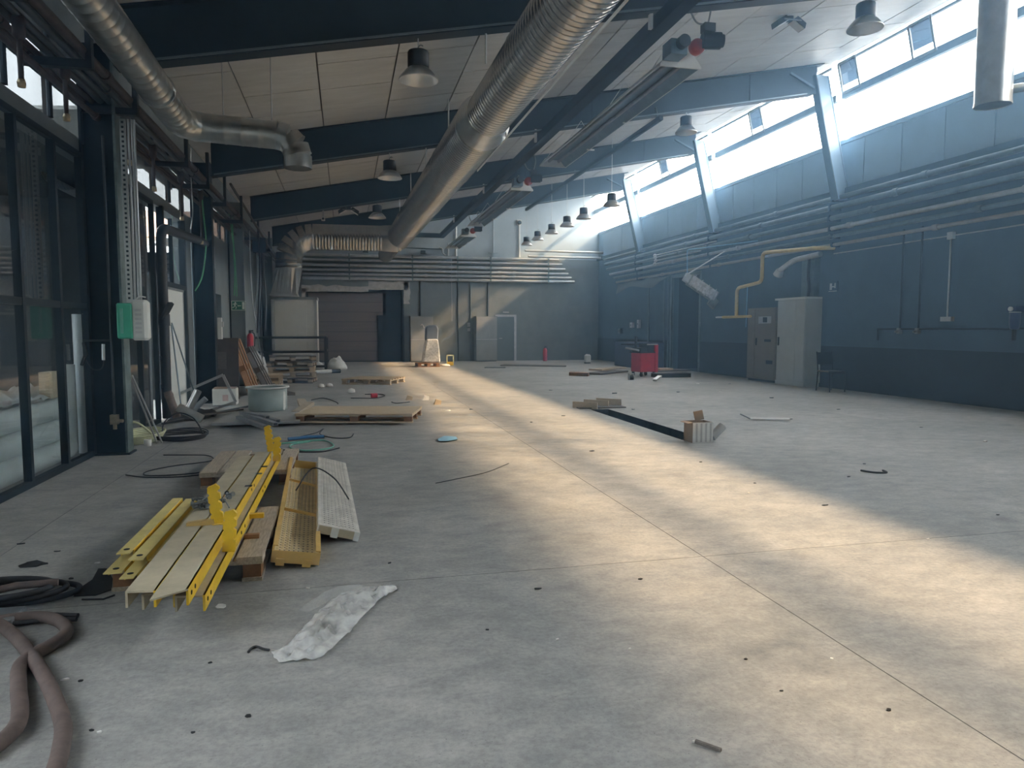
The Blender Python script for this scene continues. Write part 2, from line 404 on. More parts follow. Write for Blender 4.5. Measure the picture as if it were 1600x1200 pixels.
struct('side_panel', MB().box(1.36, 2.30, BY+.18, BY+.24, 0, 2.05).box(1.75, 2.44, BY+.24, BY+.27, 2.05, 3.0), m_dark, d1)  # dark sheets over the right part of the door opening
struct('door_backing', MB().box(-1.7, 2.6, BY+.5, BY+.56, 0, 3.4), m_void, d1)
# back wall personnel door with a pale frame
d2 = struct('door_2', MB().box(6.72, 7.52, BY-.03, BY+.01, 0, 2.0), m_door)
struct('door_frame', MB().box(6.64, 6.72, BY-.06, BY+.01, 0, 2.1).box(7.52, 7.62, BY-.06, BY+.01, 0, 2.1).box(6.72, 7.52, BY-.06, BY+.01, 2.0, 2.1), m_frame, d2)
struct('door_handle', MB().cyl((6.82, BY-.03, 1.02), (6.82, BY-.08, 1.02), .012).cyl((6.82, BY-.08, 1.02), (6.95, BY-.08, 1.02), .012), m_alu, d2)
# left wall: pieces between the glazing
wl = struct('wall_left', MB().box(LX-.18, LX, -5, BY, 4.45, 5.0).box(LX-.2, LX, -5, BY, 3.38, 3.56)
    .box(LX-.18, LX, 14.1, 14.75, 0, 3.4).box(LX-.18, LX, 15.1, 16.2, 0, 3.4).box(LX-.18, LX, 16.2, 18.0, 2.25, 2.8).box(LX-.18, LX, 17.15, 18.0, 2.8, 3.4).box(LX-.18, LX, 16.2, 16.4, 2.8, 3.4).box(LX-.18, LX, 16.4, 17.15, 3.3, 3.4)
    .box(LX-.18, LX, 18.0, BY, 0, 3.4)
    .box(LX-.18, LX, 20.0, BY, 3.56, 4.45), m_wallg)
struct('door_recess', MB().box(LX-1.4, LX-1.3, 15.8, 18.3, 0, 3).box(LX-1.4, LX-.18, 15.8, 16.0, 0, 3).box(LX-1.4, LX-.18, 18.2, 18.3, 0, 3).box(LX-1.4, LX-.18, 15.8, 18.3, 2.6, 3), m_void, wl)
struct('wall_front', MB().box(-7.4, RX+.3, FY-.2, FY, 0, 8), m_wallg)
# clerestory windows on the right, one per bay
def window_r(n, y0, y1, vents, low=None):
    g0 = Vector((RX+.02, 0, 5.88)); g1 = Vector((11.18, 0, 7.66))
    P = lambda t, y, o=0: (g0.x+(g1.x-g0.x)*t+o*.976, y, g0.z+(g1.z-g0.z)*t+o*.22)
    def rail(mb, t, w, h): mb.bar(P(t, y0), P(t, y1), w, h)
    f = MB(); rail(f, 0, .09, .09)
    w = struct('window_%d' % n, f, m_panel)
    m = MB(); rail(m, .55, .10, .16); rail(m, .93, .06, .05); struct('transom', m, m_pipeg, w)
    h = MB(); rail(h, 1.0, .06, .06); struct('head_rail', h, m_wallup, w)
    for a, b in ((.02, .53), (.57, .92)):
        g = MB(); g.add([P(a, y0+.02), P(a, y1-.02), P(b, y1-.02), P(b, y0+.02)], [(0,1,2,3)]); struct('pane', g, g_clear, w)
    for v in vents:
        vb = MB()
        for q in (v-.28, v+.28): vb.bar(P(.56, q, -.05), P(.93, q, -.05), .05, .05)
        for t in (.57, .93): vb.bar(P(t, v-.28, -.05), P(t, v+.28, -.05), .05, .05)
        vf = struct('vent_frame', vb, m_grey, w)
        g = MB(); g.add([P(.66, v-.25, -.05), P(.66, v+.25, -.05), P(.92, v+.25, -.05), P(.92, v-.25, -.05)], [(0,1,2,3)]); struct('vent_pane', g, g_vent, vf)
    if low:
        vb = MB()
        for q in (low-.3, low+.3): vb.bar(P(.02, q, -.05), P(.5, q, -.05), .07, .06)
        for t in (.03, .5): vb.bar(P(t, low-.3, -.05), P(t, low+.3, -.05), .07, .06)
        struct('casement', vb, m_grey, w)
window_r(1, FY, 3.1, [])
window_r(2, 3.3, 8.95, [5.5])
window_r(3, 9.15, 14.8, [12.35, 14.45])
window_r(4, 15.0, 20.65, [18.2])
window_r(5, 20.85, 26.5, [24.1], 21.5)
window_r(6, 26.7, BY, [], 27.3)
# portal frames: posts and beams as things
post_lab = ['dark steel post standing just outside the picture on the left', 'dark green post with valve pipe and green white box, nearest on the left',
 'dark post between the white panel and the leaning pallets', 'blue grey post with the green exit sign on it', 'far left post beside the pale ventilation cabinet']
for i, y in enumerate([3.2, 9.05, 14.9, 19.3, 26.6]):
    t = thing('steel_post', post_lab[i], 'post', (-2.65, y, 0), group='left hand posts')
    H = zb(-2.65)+.3
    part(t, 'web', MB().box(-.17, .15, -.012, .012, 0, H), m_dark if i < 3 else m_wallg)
    part(t, 'flange', MB().box(.15, .175, -.11, .11, 0, H), m_flange if i == 1 else (m_dark if i < 3 else m_wallg), label='green flange, coloured paler for the light on it' if i == 1 else None)
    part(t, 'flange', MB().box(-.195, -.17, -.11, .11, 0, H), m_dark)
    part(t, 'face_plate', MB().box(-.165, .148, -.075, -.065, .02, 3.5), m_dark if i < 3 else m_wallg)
    part(t, 'base_plate', MB().box(-.22, .2, -.14, .14, 0, .02), m_dark)
beam_lab = ['dark roof beam just in front of the picture', 'nearest dark roof beam, crossing the top of the picture above the spiral ducts', 'second dark roof beam, behind the bent end of the left spiral duct',
 'third dark roof beam with the twin spotlight under it', 'fourth roof beam, farthest from the camera']
for i, y in enumerate(FR[1:]):
    t = thing('roof_beam', beam_lab[i], 'beam', (-2.5, y, zb(-2.5)), group='roof beams')
    def bm_(x0, x1, y0, y1, a0, a1):
        P = [(x0+2.5, zb(x0)-zb(-2.5)+a0), (x1+2.5, zb(x1)-zb(-2.5)+a0), (x1+2.5, zb(x1)-zb(-2.5)+a1), (x0+2.5, zb(x0)-zb(-2.5)+a1)]
        return MB().prism(P, y0, y1)
    part(t, 'web', bm_(-2.46, 10.72, -.012, .012, .02, .65), m_beam)
    part(t, 'bottom_flange', bm_(-2.46, 10.62, -.11, .11, 0, .022), m_beam)
    part(t, 'top_flange', bm_(-2.46, 10.85, -.11, .11, .645, .662), m_beam)
    part(t, 'purlin_angle', bm_(-2.4, 10.4, -.135, -.112, .012, .035), m_pipeg)
    for x in (2.9, 5.4, 9.0):
        part(t, 'splice_plate', bm_(x-.16, x+.16, -.028, -.012, .03, .63) if x < 8 else bm_(9.0, 10.6, -.03, -.012, .022, .65), m_beam)
rpost_lab = ['right hand post just outside the picture', 'leaning steel post beside the round flue at the right edge', 'leaning post between the two largest bright windows', 'middle leaning post between the smaller bright windows', 'leaning post nearest the back wall on the window side']
for i, y in enumerate(FR[1:]):
    t = thing('leaning_post', rpost_lab[i], 'post', (11.45, y, 0), group='window side posts')
    P0 = (11.30, 4.6); P1 = (10.62, 7.0)
    def lean(o0, o1, hw):
        q = [(11.30-11.45+o0, 4.5), (10.62-11.45+o0, 7.28), (10.62-11.45+o1, 7.28), (11.30-11.45+o1, 4.5)]
        return MB().prism(q, -hw, hw)
    part(t, 'inner_flange', lean(0, .025, .11), m_wallr)  # backlit room side coloured darker, window-lit sides below coloured paler
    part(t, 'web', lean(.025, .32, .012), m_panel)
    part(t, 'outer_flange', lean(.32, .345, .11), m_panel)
    part(t, 'side_plate', lean(.03, .315, .1), m_panel, label='side facing the camera, coloured pale blue for the window light')
    part(t, 'brace', MB().bar((-.82, -.05, 7.0), (-1.45, -.05, 7.28), .05, .05), m_wallr)

# left glazing
def window_l(n, y0, y1, mull, glassm=g_part, z0=.06, rails=(1.70,), top=3.40):
    f = MB()
    f.box(LX-.03, LX+.03, y0, y1, 0, z0).box(LX-.03, LX+.03, y0, y1, top-.06, top)
    w = struct('window_%d' % n, f, m_dark)
    for m in mull: struct('mullion', MB().box(LX-.035, LX+.035, m-.028, m+.028, z0, top-.06), m_dark, w)
    for r in rails: struct('transom', MB().box(LX-.03, LX+.03, y0, y1, r-.035, r+.035), m_dark, w)
    zz = [z0]+list(rails)+[top-.06]
    for a, b in zip(mull[:-1], mull[1:]):
        for c, d in zip(zz[:-1], zz[1:]):
            g = MB(); g.add([(LX, a, c), (LX, b, c), (LX, b, d), (LX, a, d)], [(0,1,2,3)]); struct('pane', g, glassm, w)
window_l(7, 2.6, 8.95, [2.65, 3.55, 4.5, 5.4, 6.35, 7.27, 8.15, 8.92])
window_l(8, 9.2, 11.95, [9.25, 10.2, 11.05, 11.92], rails=())
# dusty, dimmed high panes above the left wall
w9 = struct('window_9', MB().box(LX-.05, LX+.02, 2, 20.0, 4.40, 4.46), m_dark)
yy = 2.2
while yy < 19.6:
    struct('mullion', MB().box(LX-.04, LX+.03, yy-.035, yy+.035, 3.56, 4.40), m_dark, w9)
    g = MB(); g.add([(LX, yy+.03, 3.56), (LX, yy+.95, 3.56), (LX, yy+.95, 4.4), (LX, yy+.03, 4.4)], [(0,1,2,3)]); struct('pane', g, g_dirty_dim, w9); yy += .99
struct('transom', MB().box(LX-.03, LX+.03, 2, 20, 3.93, 3.98), m_dark, w9)
# opening above the white panel, looking out to the yard
w10 = struct('window_10', MB().box(LX-.05, LX+.05, 12.42, 12.52, 0, 3.4).box(LX-.05, LX+.05, 13.95, 14.05, 0, 3.4).box(LX-.05, LX+.05, 12.5, 14.0, 2.14, 2.22), m_dark)
struct('mullion', MB().box(LX-.03, LX+.03, 13.1, 13.14, 2.2, 3.3), m_dark, w10)
g = MB(); g.add([(LX, 12.5, 2.2), (LX, 14, 2.2), (LX, 14, 3.38), (LX, 12.5, 3.38)], [(0,1,2,3)]); struct('pane', g, glass('yard_glass', (.9, .93, .93), .1), w10)
w11 = struct('window_11', MB().box(LX-.02, LX+.03, 16.4, 16.45, 2.8, 3.3).box(LX-.02, LX+.03, 17.1, 17.15, 2.8, 3.3).box(LX-.02, LX+.03, 16.4, 17.15, 2.8, 2.85).box(LX-.02, LX+.03, 16.4, 17.15, 3.25, 3.3), m_frame)
g = MB(); g.add([(LX, 16.45, 2.85), (LX, 17.1, 2.85), (LX, 17.1, 3.25), (LX, 16.45, 3.25)], [(0,1,2,3)]); struct('pane', g, g_dirty_dim, w11)
# room behind the glass partition and the yard outside
struct('trim_2', MB().box(-7.2, LX-.2, 2.0, 12.45, 3.45, 3.55).box(-7.4, -7.2, -5, 12.45, 0, .9).box(-7.4, -7.2, -5, 4, .9, 3.6).box(-7.4, -7.2, 4, 9.4, 2.5, 3.55).box(-7.4, -7.2, 9.4, 12.45, .9, 3.55)
    .box(-7.4, LX-.2, 12.32, 12.45, 0, 3.55), m_darkwall)
w12 = struct('window_12', MB().box(-7.3, -7.2, 4, 9.4, .9, .98).box(-7.3, -7.2, 4, 9.4, 2.42, 2.5), m_dark)
for q in (4.0, 5.35, 6.7, 8.05, 9.3): struct('mullion', MB().box(-7.3, -7.2, q, q+.08, .98, 2.42), m_dark, w12)
g = MB(); g.add([(-7.25, 4, .98), (-7.25, 9.4, .98), (-7.25, 9.4, 2.42), (-7.25, 4, 2.42)], [(0,1,2,3)]); struct('pane', g, g_room, w12)
struct('trim_3', MB().box(-60, -9, -30, 90, -.5, -.02).box(-9, LX-.3, 12.5, 90, -.5, -.02).box(-60, 60, 32.6, 90, -.5, -.02).box(RX+1.8, 70, -40, 90, -.5, -.02), m_asph)
struct('trim_4', MB().box(-30, -4.2, 34, 70, -.02, 4.25).box(-30, -4.2, 33.85, 34, -.02, 4.5), m_conc)
# ------------------------------------------------------------------ ducts
def ribbed(p0, p1, r, pitch, amp=.006, n=28, seam=None):
    """spiral-seamed duct length between two points"""
    a = Vector(p0); b = Vector(p1); L = (b-a).length; k = max(2, int(L/pitch)); pts = []; rr = []
    for i in range(k):
        for t, q in ((0, 0), (.80, 0), (.87, amp), (.94, amp)):
            pts.append(a+(b-a)*((i+t)/k)); rr.append(r+q)
    pts.append(b); rr.append(r)
    return MB().tube(pts, rr, n, False)
def collar(mb, c, d, r, w=.06, n=28):
    d = Vector(d).normalized(); c = Vector(c)
    return mb.tube([c-d*w/2, c-d*w/2, c-d*w*.3, c+d*w*.3, c+d*w/2, c+d*w/2], [r, r+.008, r+.014, r+.014, r+.008, r], n, False)
ax = lambda y: Vector((1.80+(24-y)*.0185, y, 4.52))
main = thing('spiral_duct', 'large galvanised spiral duct running the length of the hall under the roof', 'duct', (1.8, 24, 4.1))
dr = lambda: (ax(3)-ax(24)).normalized()
def main_len(y0, y1, r, pitch): return part(main, 'duct_length', ribbed(ax(y0), ax(y1), r, pitch), m_galvd, True)
main_len(1.5, 7.9, .325, .10); main_len(7.95, 10.2, .325, .10)
main_len(10.75, 13.4, .395, .115); main_len(13.45, 17.2, .395, .115); main_len(17.25, 21.0, .395, .115); main_len(21.05, 24.7, .395, .2)
part(main, 'reducer', MB().tube([ax(10.2), ax(10.32), ax(10.62), ax(10.75)], [.330, .337, .40, .40], 28, False), m_galv, True)
part(main, 'reducer', MB().tube([ax(24.7), ax(25.1)], [.395, .30], 28, False), m_galvd, True)
part(main, 'duct_length', ribbed(ax(25.1), ax(30.3), .30, .3), m_galvd, True)
part(main, 'end_cap', MB().tube([ax(30.3), ax(30.33)], [.31, .31], 28, True), m_galvd, True)
for y, r in ((7.92, .325), (13.42, .395), (17.22, .395), (21.02, .395), (24.7, .395)): part(main, 'collar', collar(MB(), ax(y), dr(), r), m_galvd, True)
part(main, 'flexible_strip', MB().bar(ax(1.6)+Vector((.30, 0, -.17)), ax(13)+Vector((.385, 0, -.20)), .012, .03), m_white, True, label='white sealing strip along the lower right side')
for y in FR[2:5]+[12, 17.8]:
    hm = MB().cyl(ax(y)+Vector((-.3, 0, .25)), ax(y)+Vector((-.3, 0, .62+(y > 10)*.1)), .012, n=6)
    part(main, 'hanger', hm, m_white, True)
bd = thing('branch_duct', 'galvanised cross duct bending down onto the pale ventilation cabinet', 'duct', (-1.75, 24.4, 2.55))
part(bd, 'duct_length', ribbed((1.85, 24.3, 4.45), (-.98, 24.4, 4.45), .42, .095, .009), m_galvd, True)
part(bd, 'saddle', MB().tube([(1.75, 24.3, 4.45), (1.35, 24.32, 4.45), (1.2, 24.33, 4.45)], [.46, .44, .42], 28, False), m_galvd, True)
el = MB(); R = .78
for i in range(6):
    a0 = i*math.pi/12; a1 = (i+1)*math.pi/12
    q = lambda a: Vector((-.98-R*math.sin(a), 24.4, 4.45-R+R*math.cos(a)))
    el.tube([q(a0), q(a0)*.06+q(a1)*.94, q(a1)], [.42, .42, .43], 28, False)
part(bd, 'elbow', el, m_galvd, True)
part(bd, 'duct_length', ribbed((-1.76, 24.4, 3.67), (-1.76, 24.4, 3.42), .42, .12), m_galvd, True)
tr = MB(); n = 24; vs = []
for k in range(n):
    a = 2*math.pi*k/n; c, s_ = math.cos(a), math.sin(a); m_ = max(abs(c), abs(s_))
    vs.append((-1.76+.42*c, 24.4+.42*s_, 3.42))
for k in range(n):
    a = 2*math.pi*k/n; c, s_ = math.cos(a), math.sin(a); m_ = max(abs(c), abs(s_))
    vs.append((-1.93+.40*c/m_, 24.62+.42*s_/m_, 2.58))
tr.add(vs, [(k, (k+1) % n, n+(k+1) % n, n+k) for k in range(n)])
part(bd, 'transition', tr, m_galv, True)
part(bd, 'flange', MB().box(-2.36, -1.5, 24.18, 25.06, 2.52, 2.58), m_galv, True)
ld = thing('spiral_duct', 'smaller spiral duct at upper left, turning right into a downward elbow', 'duct', (-2.0, 10.5, 3.9))
part(ld, 'duct_length', ribbed((-2.04, 1.5, 4.29), (-2.04, 7.8, 4.18), .185, .16, .004, 22), m_galv, True)
part(ld, 'duct_length', ribbed((-2.04, 7.95, 4.175), (-2.04, 10.1, 4.13), .185, .16, .004, 22), m_galv, True)
part(ld, 'sleeve', MB().tube([(-2.04, 7.78, 4.18), (-2.04, 7.97, 4.175)], [.19, .19], 22, False), m_galv, True)
def seg_elbow(mb, c, u, v, R, r, n=3, N=22):
    c, u, v = Vector(c), Vector(u), Vector(v)
    q = lambda a: c+u*(R*math.cos(a))+v*(R*math.sin(a))
    for i in range(n):
        a0 = i*math.pi/2/n; a1 = (i+1)*math.pi/2/n
        mb.tube([q(a0), q(a0)*.05+q(a1)*.95, q(a1)], [r, r, r+.007], N, False)
    return mb
part(ld, 'elbow', seg_elbow(MB(), (-1.72, 10.1, 4.13), (-1, 0, 0), (0, 1, 0), .32, .187, 3), m_galv, True)
part(ld, 'duct_length', ribbed((-1.72, 10.42, 4.13), (-.86, 10.42, 4.09), .185, .2, .004, 22), m_galv, True)
part(ld, 'elbow', seg_elbow(MB(), (-.86, 10.42, 3.83), (0, 0, 1), (1, 0, 0), .26, .187, 3), m_galv, True)
part(ld, 'outlet', MB().tube([(-.60, 10.42, 3.83), (-.60, 10.42, 3.66)], [.187, .19], 22, False), m_galv, True)
for cc_, dd_, ww_ in (((-1.55, 10.42, 4.125), (1, 0, 0), .05), ((-.93, 10.42, 4.09), (1, 0, 0), .05), ((-2.04, 9.0, 4.15), (0, 1, 0), .04)): part(ld, 'collar', collar(MB(), cc_, dd_, .19, ww_, 22), m_galv, True)

part(ld, 'hanger', MB().cyl((-1.55, 10.42, 4.3), (-1.55, 10.42, 5.2), .008, n=6).cyl((-.93, 10.42, 4.28), (-.93, 10.42, 5.3), .008, n=6), m_pipew, True)
fd = thing('flue_pipe', 'round silver flue hanging down in front of the right windows', 'duct', (8.75, 8.3, 4.52))
part(fd, 'pipe', MB().tube([(0, 0, 0), (0, 0, 3.2)], [.225, .225], 32, False).tube([(0, 0, .01), (0, 0, 3.2)], [.21, .21], 32, True), m_galv)
part(fd, 'rim', MB().tube([(0, 0, 0), (0, 0, .03)], [.231, .231], 32, False), m_galv)
part(fd, 'nozzle', MB().cyl((.20, -.05, .22), (.37, -.12, .24), .06, n=16), m_galv)
part(fd, 'bracket', MB().bar((.22, 0, 1.55), (.52, .0, 1.5), .03, .03).bar((.25, 0, .25), (.25, 0, 2.2), .02, .02), m_grey)
vd = thing('vent_duct', 'silver duct bend outside the second glass bay on the left', 'duct', (-3.45, 11.9, 1.4))
part(vd, 'duct_length', ribbed((0, 0, 0), (0, 0, 1.75), .28, .14, .006, 20), m_galv)
part(vd, 'elbow', seg_elbow(MB(), (0, -.35, 1.75), (0, 1, 0), (0, 0, 1), .35, .285, 4, 20), m_galv)
part(vd, 'duct_length', ribbed((0, -.35, 2.1), (0, -1.6, 2.1), .28, .14, .006, 20), m_galv)

# ------------------------------------------------------------------ high bay lamps
def lamp(loc, label, cable, group):
    t = thing('high_bay_lamp', label, 'lamp', loc, 0, group)
    part(t, 'shade', MB().lathe([(.125, .15), (.16, .12), (.205, .07), (.245, .015), (.248, 0), (.24, .0)], 28), m_alu)
    part(t, 'reflector', MB().lathe([(.241, .002), (.20, .065), (.155, .112), (.11, .142), (.0, .142)], 28), m_lampin)
    part(t, 'driver_housing', MB().lathe([(0, .15), (.128, .15), (.132, .155), (.132, .33), (.122, .35), (0, .35)], 24), m_black)
    part(t, 'hook', MB().tube(spl([(0, 0, .35), (0, 0, .4), (.03, 0, .43), (.06, 0, .42)], 4), .009, 6), m_grey)
    part(t, 'cable', MB().cyl((0, 0, .35), (0, 0, cable), .007, n=6), m_pipew)
    return t
for i, (y, z) in enumerate(((9.05, 4.50), (14.9, 4.50), (20.75, 4.58))):
    lamp((.93, y, z), ['high bay lamp under the nearest roof beam, left of the large duct', 'high bay lamp under the second roof beam, left of the large duct',
        'small looking high bay lamp under the third roof beam above the cross duct'][i], max(.47, zb(.93)-z), 'high bay lamps left of the duct')
lamp((7.27, 9.05, 5.70), 'high bay lamp silhouetted near the top right corner of the picture', zb(7.27)-5.7, 'high bay lamps along the window side')
lamp((7.46, 14.9, 5.80), 'high bay lamp in front of the bright windows, under the second roof beam', zb(7.46)-5.8, 'high bay lamps along the window side')
ll = ['lamp hung highest in the picture of the far row, against the last bright window', 'second lamp of the far hanging row, beside the edge of the last window', 'third lamp of the far hanging row, counted from the window',
      'fourth lamp of the far hanging row, counted from the window', 'fifth lamp of the far hanging row, next to the last', 'last and leftmost lamp of the far hanging row, before the white wall conduit']
for i, y in enumerate((19.8, 22.3, 24.1, 26.0, 28.0, 29.8)):
    lamp((7.6, y, 5.02), ll[i], zc(7.6)-5.02, 'high bay lamps along the window side')

# ------------------------------------------------------------------ radiant heaters
def heater(y0, y1, label, z=5.12):
    t = thing('radiant_heater', label, 'heater', (4.62, y0, z), 0, 'radiant tube heaters')
    L = y1-y0
    prof = [(-.30, 0), (-.28, 0), (-.16, .14), (.16, .14), (.28, 0), (.30, 0), (.30, .015), (.17, .16), (-.17, .16), (-.30, .015)]
    part(t, 'reflector', MB().prism(prof, .25, L), m_pipeg)
    part(t, 'end_plate', MB().prism([(-.31, -.01), (.31, -.01), (.31, .02), (.18, .18), (-.18, .18), (-.31, .02)], .22, .25), m_white)
    part(t, 'end_plate', MB().prism([(-.31, -.01), (.31, -.01), (.31, .02), (.18, .18), (-.18, .18), (-.31, .02)], L, L+.02), m_white)
    for x in (-.11, .11): part(t, 'radiant_tube', MB().cyl((x, .27, .10), (x, L-.05, .10), .03), m_grey)
    part(t, 'edge_strip', MB().box(.295, .305, .25, L, -.006, .012), m_white); part(t, 'edge_strip', MB().box(-.305, -.295, .25, L, -.006, .012), m_white)
    part(t, 'burner_box', MB().box(-.28, -.04, -.05, .22, .06, .26), m_pipeg)
    part(t, 'burner_pipe', MB().cyl((-.13, -.16, .20), (-.13, .0, .20), .085, n=18).cyl((-.13, -.165, .2), (-.13, -.15, .2), .06, n=18), m_black)
    part(t, 'fan_housing', MB().lathe([(0, -.05), (.09, -.05), (.105, -.02), (.105, .06), (.09, .08), (0, .08)], 18, (.12, -.02, .19), 'y'), m_redp, label='red fan scroll')
    part(t, 'motor', MB().cyl((.17, -.05, .26), (.42, -.10, .26), .11, n=18).cyl((.42, -.10, .26), (.46, -.108, .26), .085, n=18), m_black)
    part(t, 'junction_box', MB().box(.16, .32, -.15, -.02, .36, .47), m_black)
    for y in (.6, L*.35, L*.7, L-.4):
        c = MB().tube([(-.26, y, .08), (0, y, .46), (.26, y, .08)], .007, 5)
        part(t, 'hanging_chain', c, m_white)
    for q in (.45, .75): part(t, 'bracket', MB().box(.24, .40, L*q, L*q+.03, -.012, .012), m_white)
    part(t, 'power_cable', MB().tube(spl([(.24, -.08, .47), (.08, -.05, .5), (-.02, -.02, .75), (.04, 0, .98), (.20, 0, 1.0), (.30, -.04, .75), (.24, -.08, .47)], 6), .014, 6), m_grey)
    return t
heater(9.2, 15.7, 'nearest radiant tube heater with red fan hanging right of the large duct', 5.10)
heater(18.4, 25.4, 'middle radiant tube heater hanging behind the nearest one')
heater(26.8, 31.2, 'farthest and shortest radiant tube heater, close to the back wall', 4.95)
gp = thing('gas_pipe', 'thick dark square tube under the roof between the large duct and the heaters', 'pipe', (4.12, 4, 5.45))
part(gp, 'tube', MB().box(4.02, 4.22, 2, 30.9, 5.38, 5.56).box(2.6, 4.22, 30.9, 31.1, 5.38, 5.56), m_beam, True)
for y in FR[2:]: part(gp, 'bracket', MB().box(3.97, 4.015, y-.03, y+.03, 5.40, 5.66), m_white, True, label='white hanging bracket')
cd = thing('hanging_rail', 'thin dark rail under the roof left of the window side lamps', 'pipe', (6.75, 14.9, 5.9))
part(cd, 'rail', MB().bar((6.72, 14.6, 6.0), (6.84, 26.9, 6.02), .09, .09), m_beam, True)
part(cd, 'hanger', MB().cyl((6.72, 14.75, 6.0), (6.72, 14.9, 6.3), .02, n=6).cyl((6.78, 20.75, 6.0), (6.78, 20.75, 6.2), .02, n=6).cyl((6.84, 26.7, 6.0), (6.84, 26.7, 6.2), .02, n=6), m_pipeg, True)
def spots(loc, label):
    t = thing('twin_spotlight', label, 'lamp', loc, 0, 'twin spotlights')
    part(t, 'hanger', MB().cyl((0, 0, .1), (0, 0, .42), .012, n=6), m_grey)
    part(t, 'junction_box', MB().box(-.06, .06, -.05, .05, .04, .12), m_black)
    for s_ in (-1, 1):
        h = MB(); h.M = Matrix.Translation((s_*.17, 0, 0)) @ Matrix.Rotation(s_*.55, 4, 'Y')
        h.prism([(-.13, -.03), (.13, -.03), (.10, .06), (-.10, .06)], -.1, .1)
        part(t, 'lamp_head', h, m_black)
        g = MB(); g.M = h.M; g.box(-.12, .12, -.09, .09, -.04, -.03); part(t, 'lens', g, m_lampin)
    part(t, 'yoke', MB().bar((-.17, -.12, .02), (.17, -.12, .02), .02, .02), m_grey)
    return t
spots((.14, 20.75, 4.74), 'twin spotlight under the third roof beam above the cross duct')
spots((7.75, 11.6, 6.85), 'dark twin spotlight under the ceiling near the top right lamp')
t = thing('camera_box', 'small white wall camera on a drop pole above the cross duct', 'camera', (-.55, 20.6, 4.38))
part(t, 'body', MB().box(-.05, .05, -.1, .1, .06, .15), m_white); part(t, 'mount', MB().cyl((0, 0, .15), (0, .1, .36), .025, n=8), m_pipew); part(t, 'lens', MB().cyl((0, -.1, .1), (0, -.14, .09), .03, n=10), m_black)

# ------------------------------------------------------------------ pipes
for i, z in enumerate((4.60, 4.40, 4.18, 3.98, 3.80, 3.62)):
    lab = ['topmost', 'second from top', 'third from top', 'fourth from top', 'second lowest', 'lowest'][i]
    t = thing('wall_pipe', 'grey pipe across the back wall above the doors, %s of the six' % lab, 'pipe', (4, BY-.16, z), 0, 'pipes across the back wall')
    r = [.06, .05, .065, .055, .05, .06][i]
    part(t, 'pipe', MB().cyl((-1.75, BY-.16, z), (9.6+.15*i, BY-.16, z), r, n=12), m_pipew, True)
    for x in (.2, 2.9, 4.9, 6.4, 9.1): part(t, 'clamp', MB().box(x-.03, x+.03, BY-.16-r-.01, BY, z-r-.012, z+r+.012), m_pipeg, True)
    if i in (3, 4):
        for x in (1.9+i*.4, 4.9, 6.2+.2*i, 7.5): part(t, 'coupling', MB().cyl((x-.06, BY-.16, z), (x+.06, BY-.16, z), r+.02, n=12), m_pipew, True)
for i, z in enumerate((4.95, 4.70)):
    t = solo('stub_pipe', MB().cyl((7.9+.15*i, BY-.55, z), (RX, BY-.55, z), .05, n=12), m_pipew, ['upper', 'lower'][i]+' bright pipe end in the corner below the last window', 'pipe', 'bright pipe ends in the far corner')
for i, (z, x, r, m) in enumerate(((4.55, 11.42, .06, m_pipeg), (4.33, 11.36, .065, m_pipeg), (4.08, 11.34, .06, m_pipeg), (3.84, 11.36, .05, m_pipew), (3.66, 11.42, .045, m_pipeg), (3.46, 11.43, .04, m_pipet))):
    lab = ['topmost', 'second from top', 'third from top', 'third from bottom', 'second from bottom', 'lowest'][i]
    t = thing('wall_pipe', 'blue grey pipe along the window side wall, %s of the bundle' % lab, 'pipe', (x, 15, z), 0, 'pipes along the window side wall')
    part(t, 'pipe', MB().cyl((x, -4.5, z), (x, 30.6-.3*i, z), r, n=14), m, True)
    for y in (3.2, 9.05, 14.9, 20.75, 26.6): part(t, 'clamp', MB().box(x-r-.012, RX, y-.03+.16, y+.03+.16, z-r-.012, z+r+.012), m_wallr, True)
    for y in (7+i, 12.3+i*.7, 17.4+i*.6, 22+i*.5): part(t, 'coupling', MB().cyl((x, y-.07, z), (x, y+.07, z), r+.02, n=14), m, True)
solo('conduit', MB().cyl((RX-.03, 3, 3.27), (RX-.03, 15.2, 3.27), .014, n=8), m_pipew, 'thin pale conduit running level along the window side wall', 'conduit')
t = thing('conduit', 'pale vertical conduit ending in a socket box on the window side wall', 'conduit', (RX-.04, 11.75, 1.6))
part(t, 'tube', MB().cyl((0, 0, .08), (0, 0, 1.67), .016, n=8), m_pipew); part(t, 'junction_box', MB().box(-.03, .04, -.07, .07, 1.6, 1.74), m_pipew); part(t, 'socket_box', MB().box(-.04, .04, -.13, .13, 0, .09), m_pipew)
for y, l in ((12.95, 'dark drop pipe on the window side wall, farther of two'), (12.45, 'dark drop pipe on the window side wall, nearer of two')):
    t = thing('drop_pipe', l, 'pipe', (RX-.06, y, 1.35), 0, 'dark drop pipes on the window side wall')
    part(t, 'pipe', MB().cyl((0, 0, .1), (0, 0, 2.2), .02, n=8), m_dado); part(t, 'valve', MB().box(-.05, .03, -.04, .04, 0, .12).cyl((-.02, 0, .06), (-.12, 0, .04), .02, n=8), m_grey)
t = thing('level_pipe', 'long thin dark pipe low on the window side wall above the dado', 'pipe', (RX-.06, 11, 1.42))
part(t, 'pipe', MB().cyl((RX-.06, 9.2, 1.45), (RX-.06, 13.6, 1.45), .018, n=8), m_dado, True); part(t, 'tail', MB().cyl((RX-.06, 13.6, 1.45), (RX-.06, 13.6, 1.2), .018, n=8), m_dado, True)
t = thing('air_filter', 'dark blue air filter unit on the window side wall at the right edge', 'air unit', (RX-.14, 10.2, 1.25))
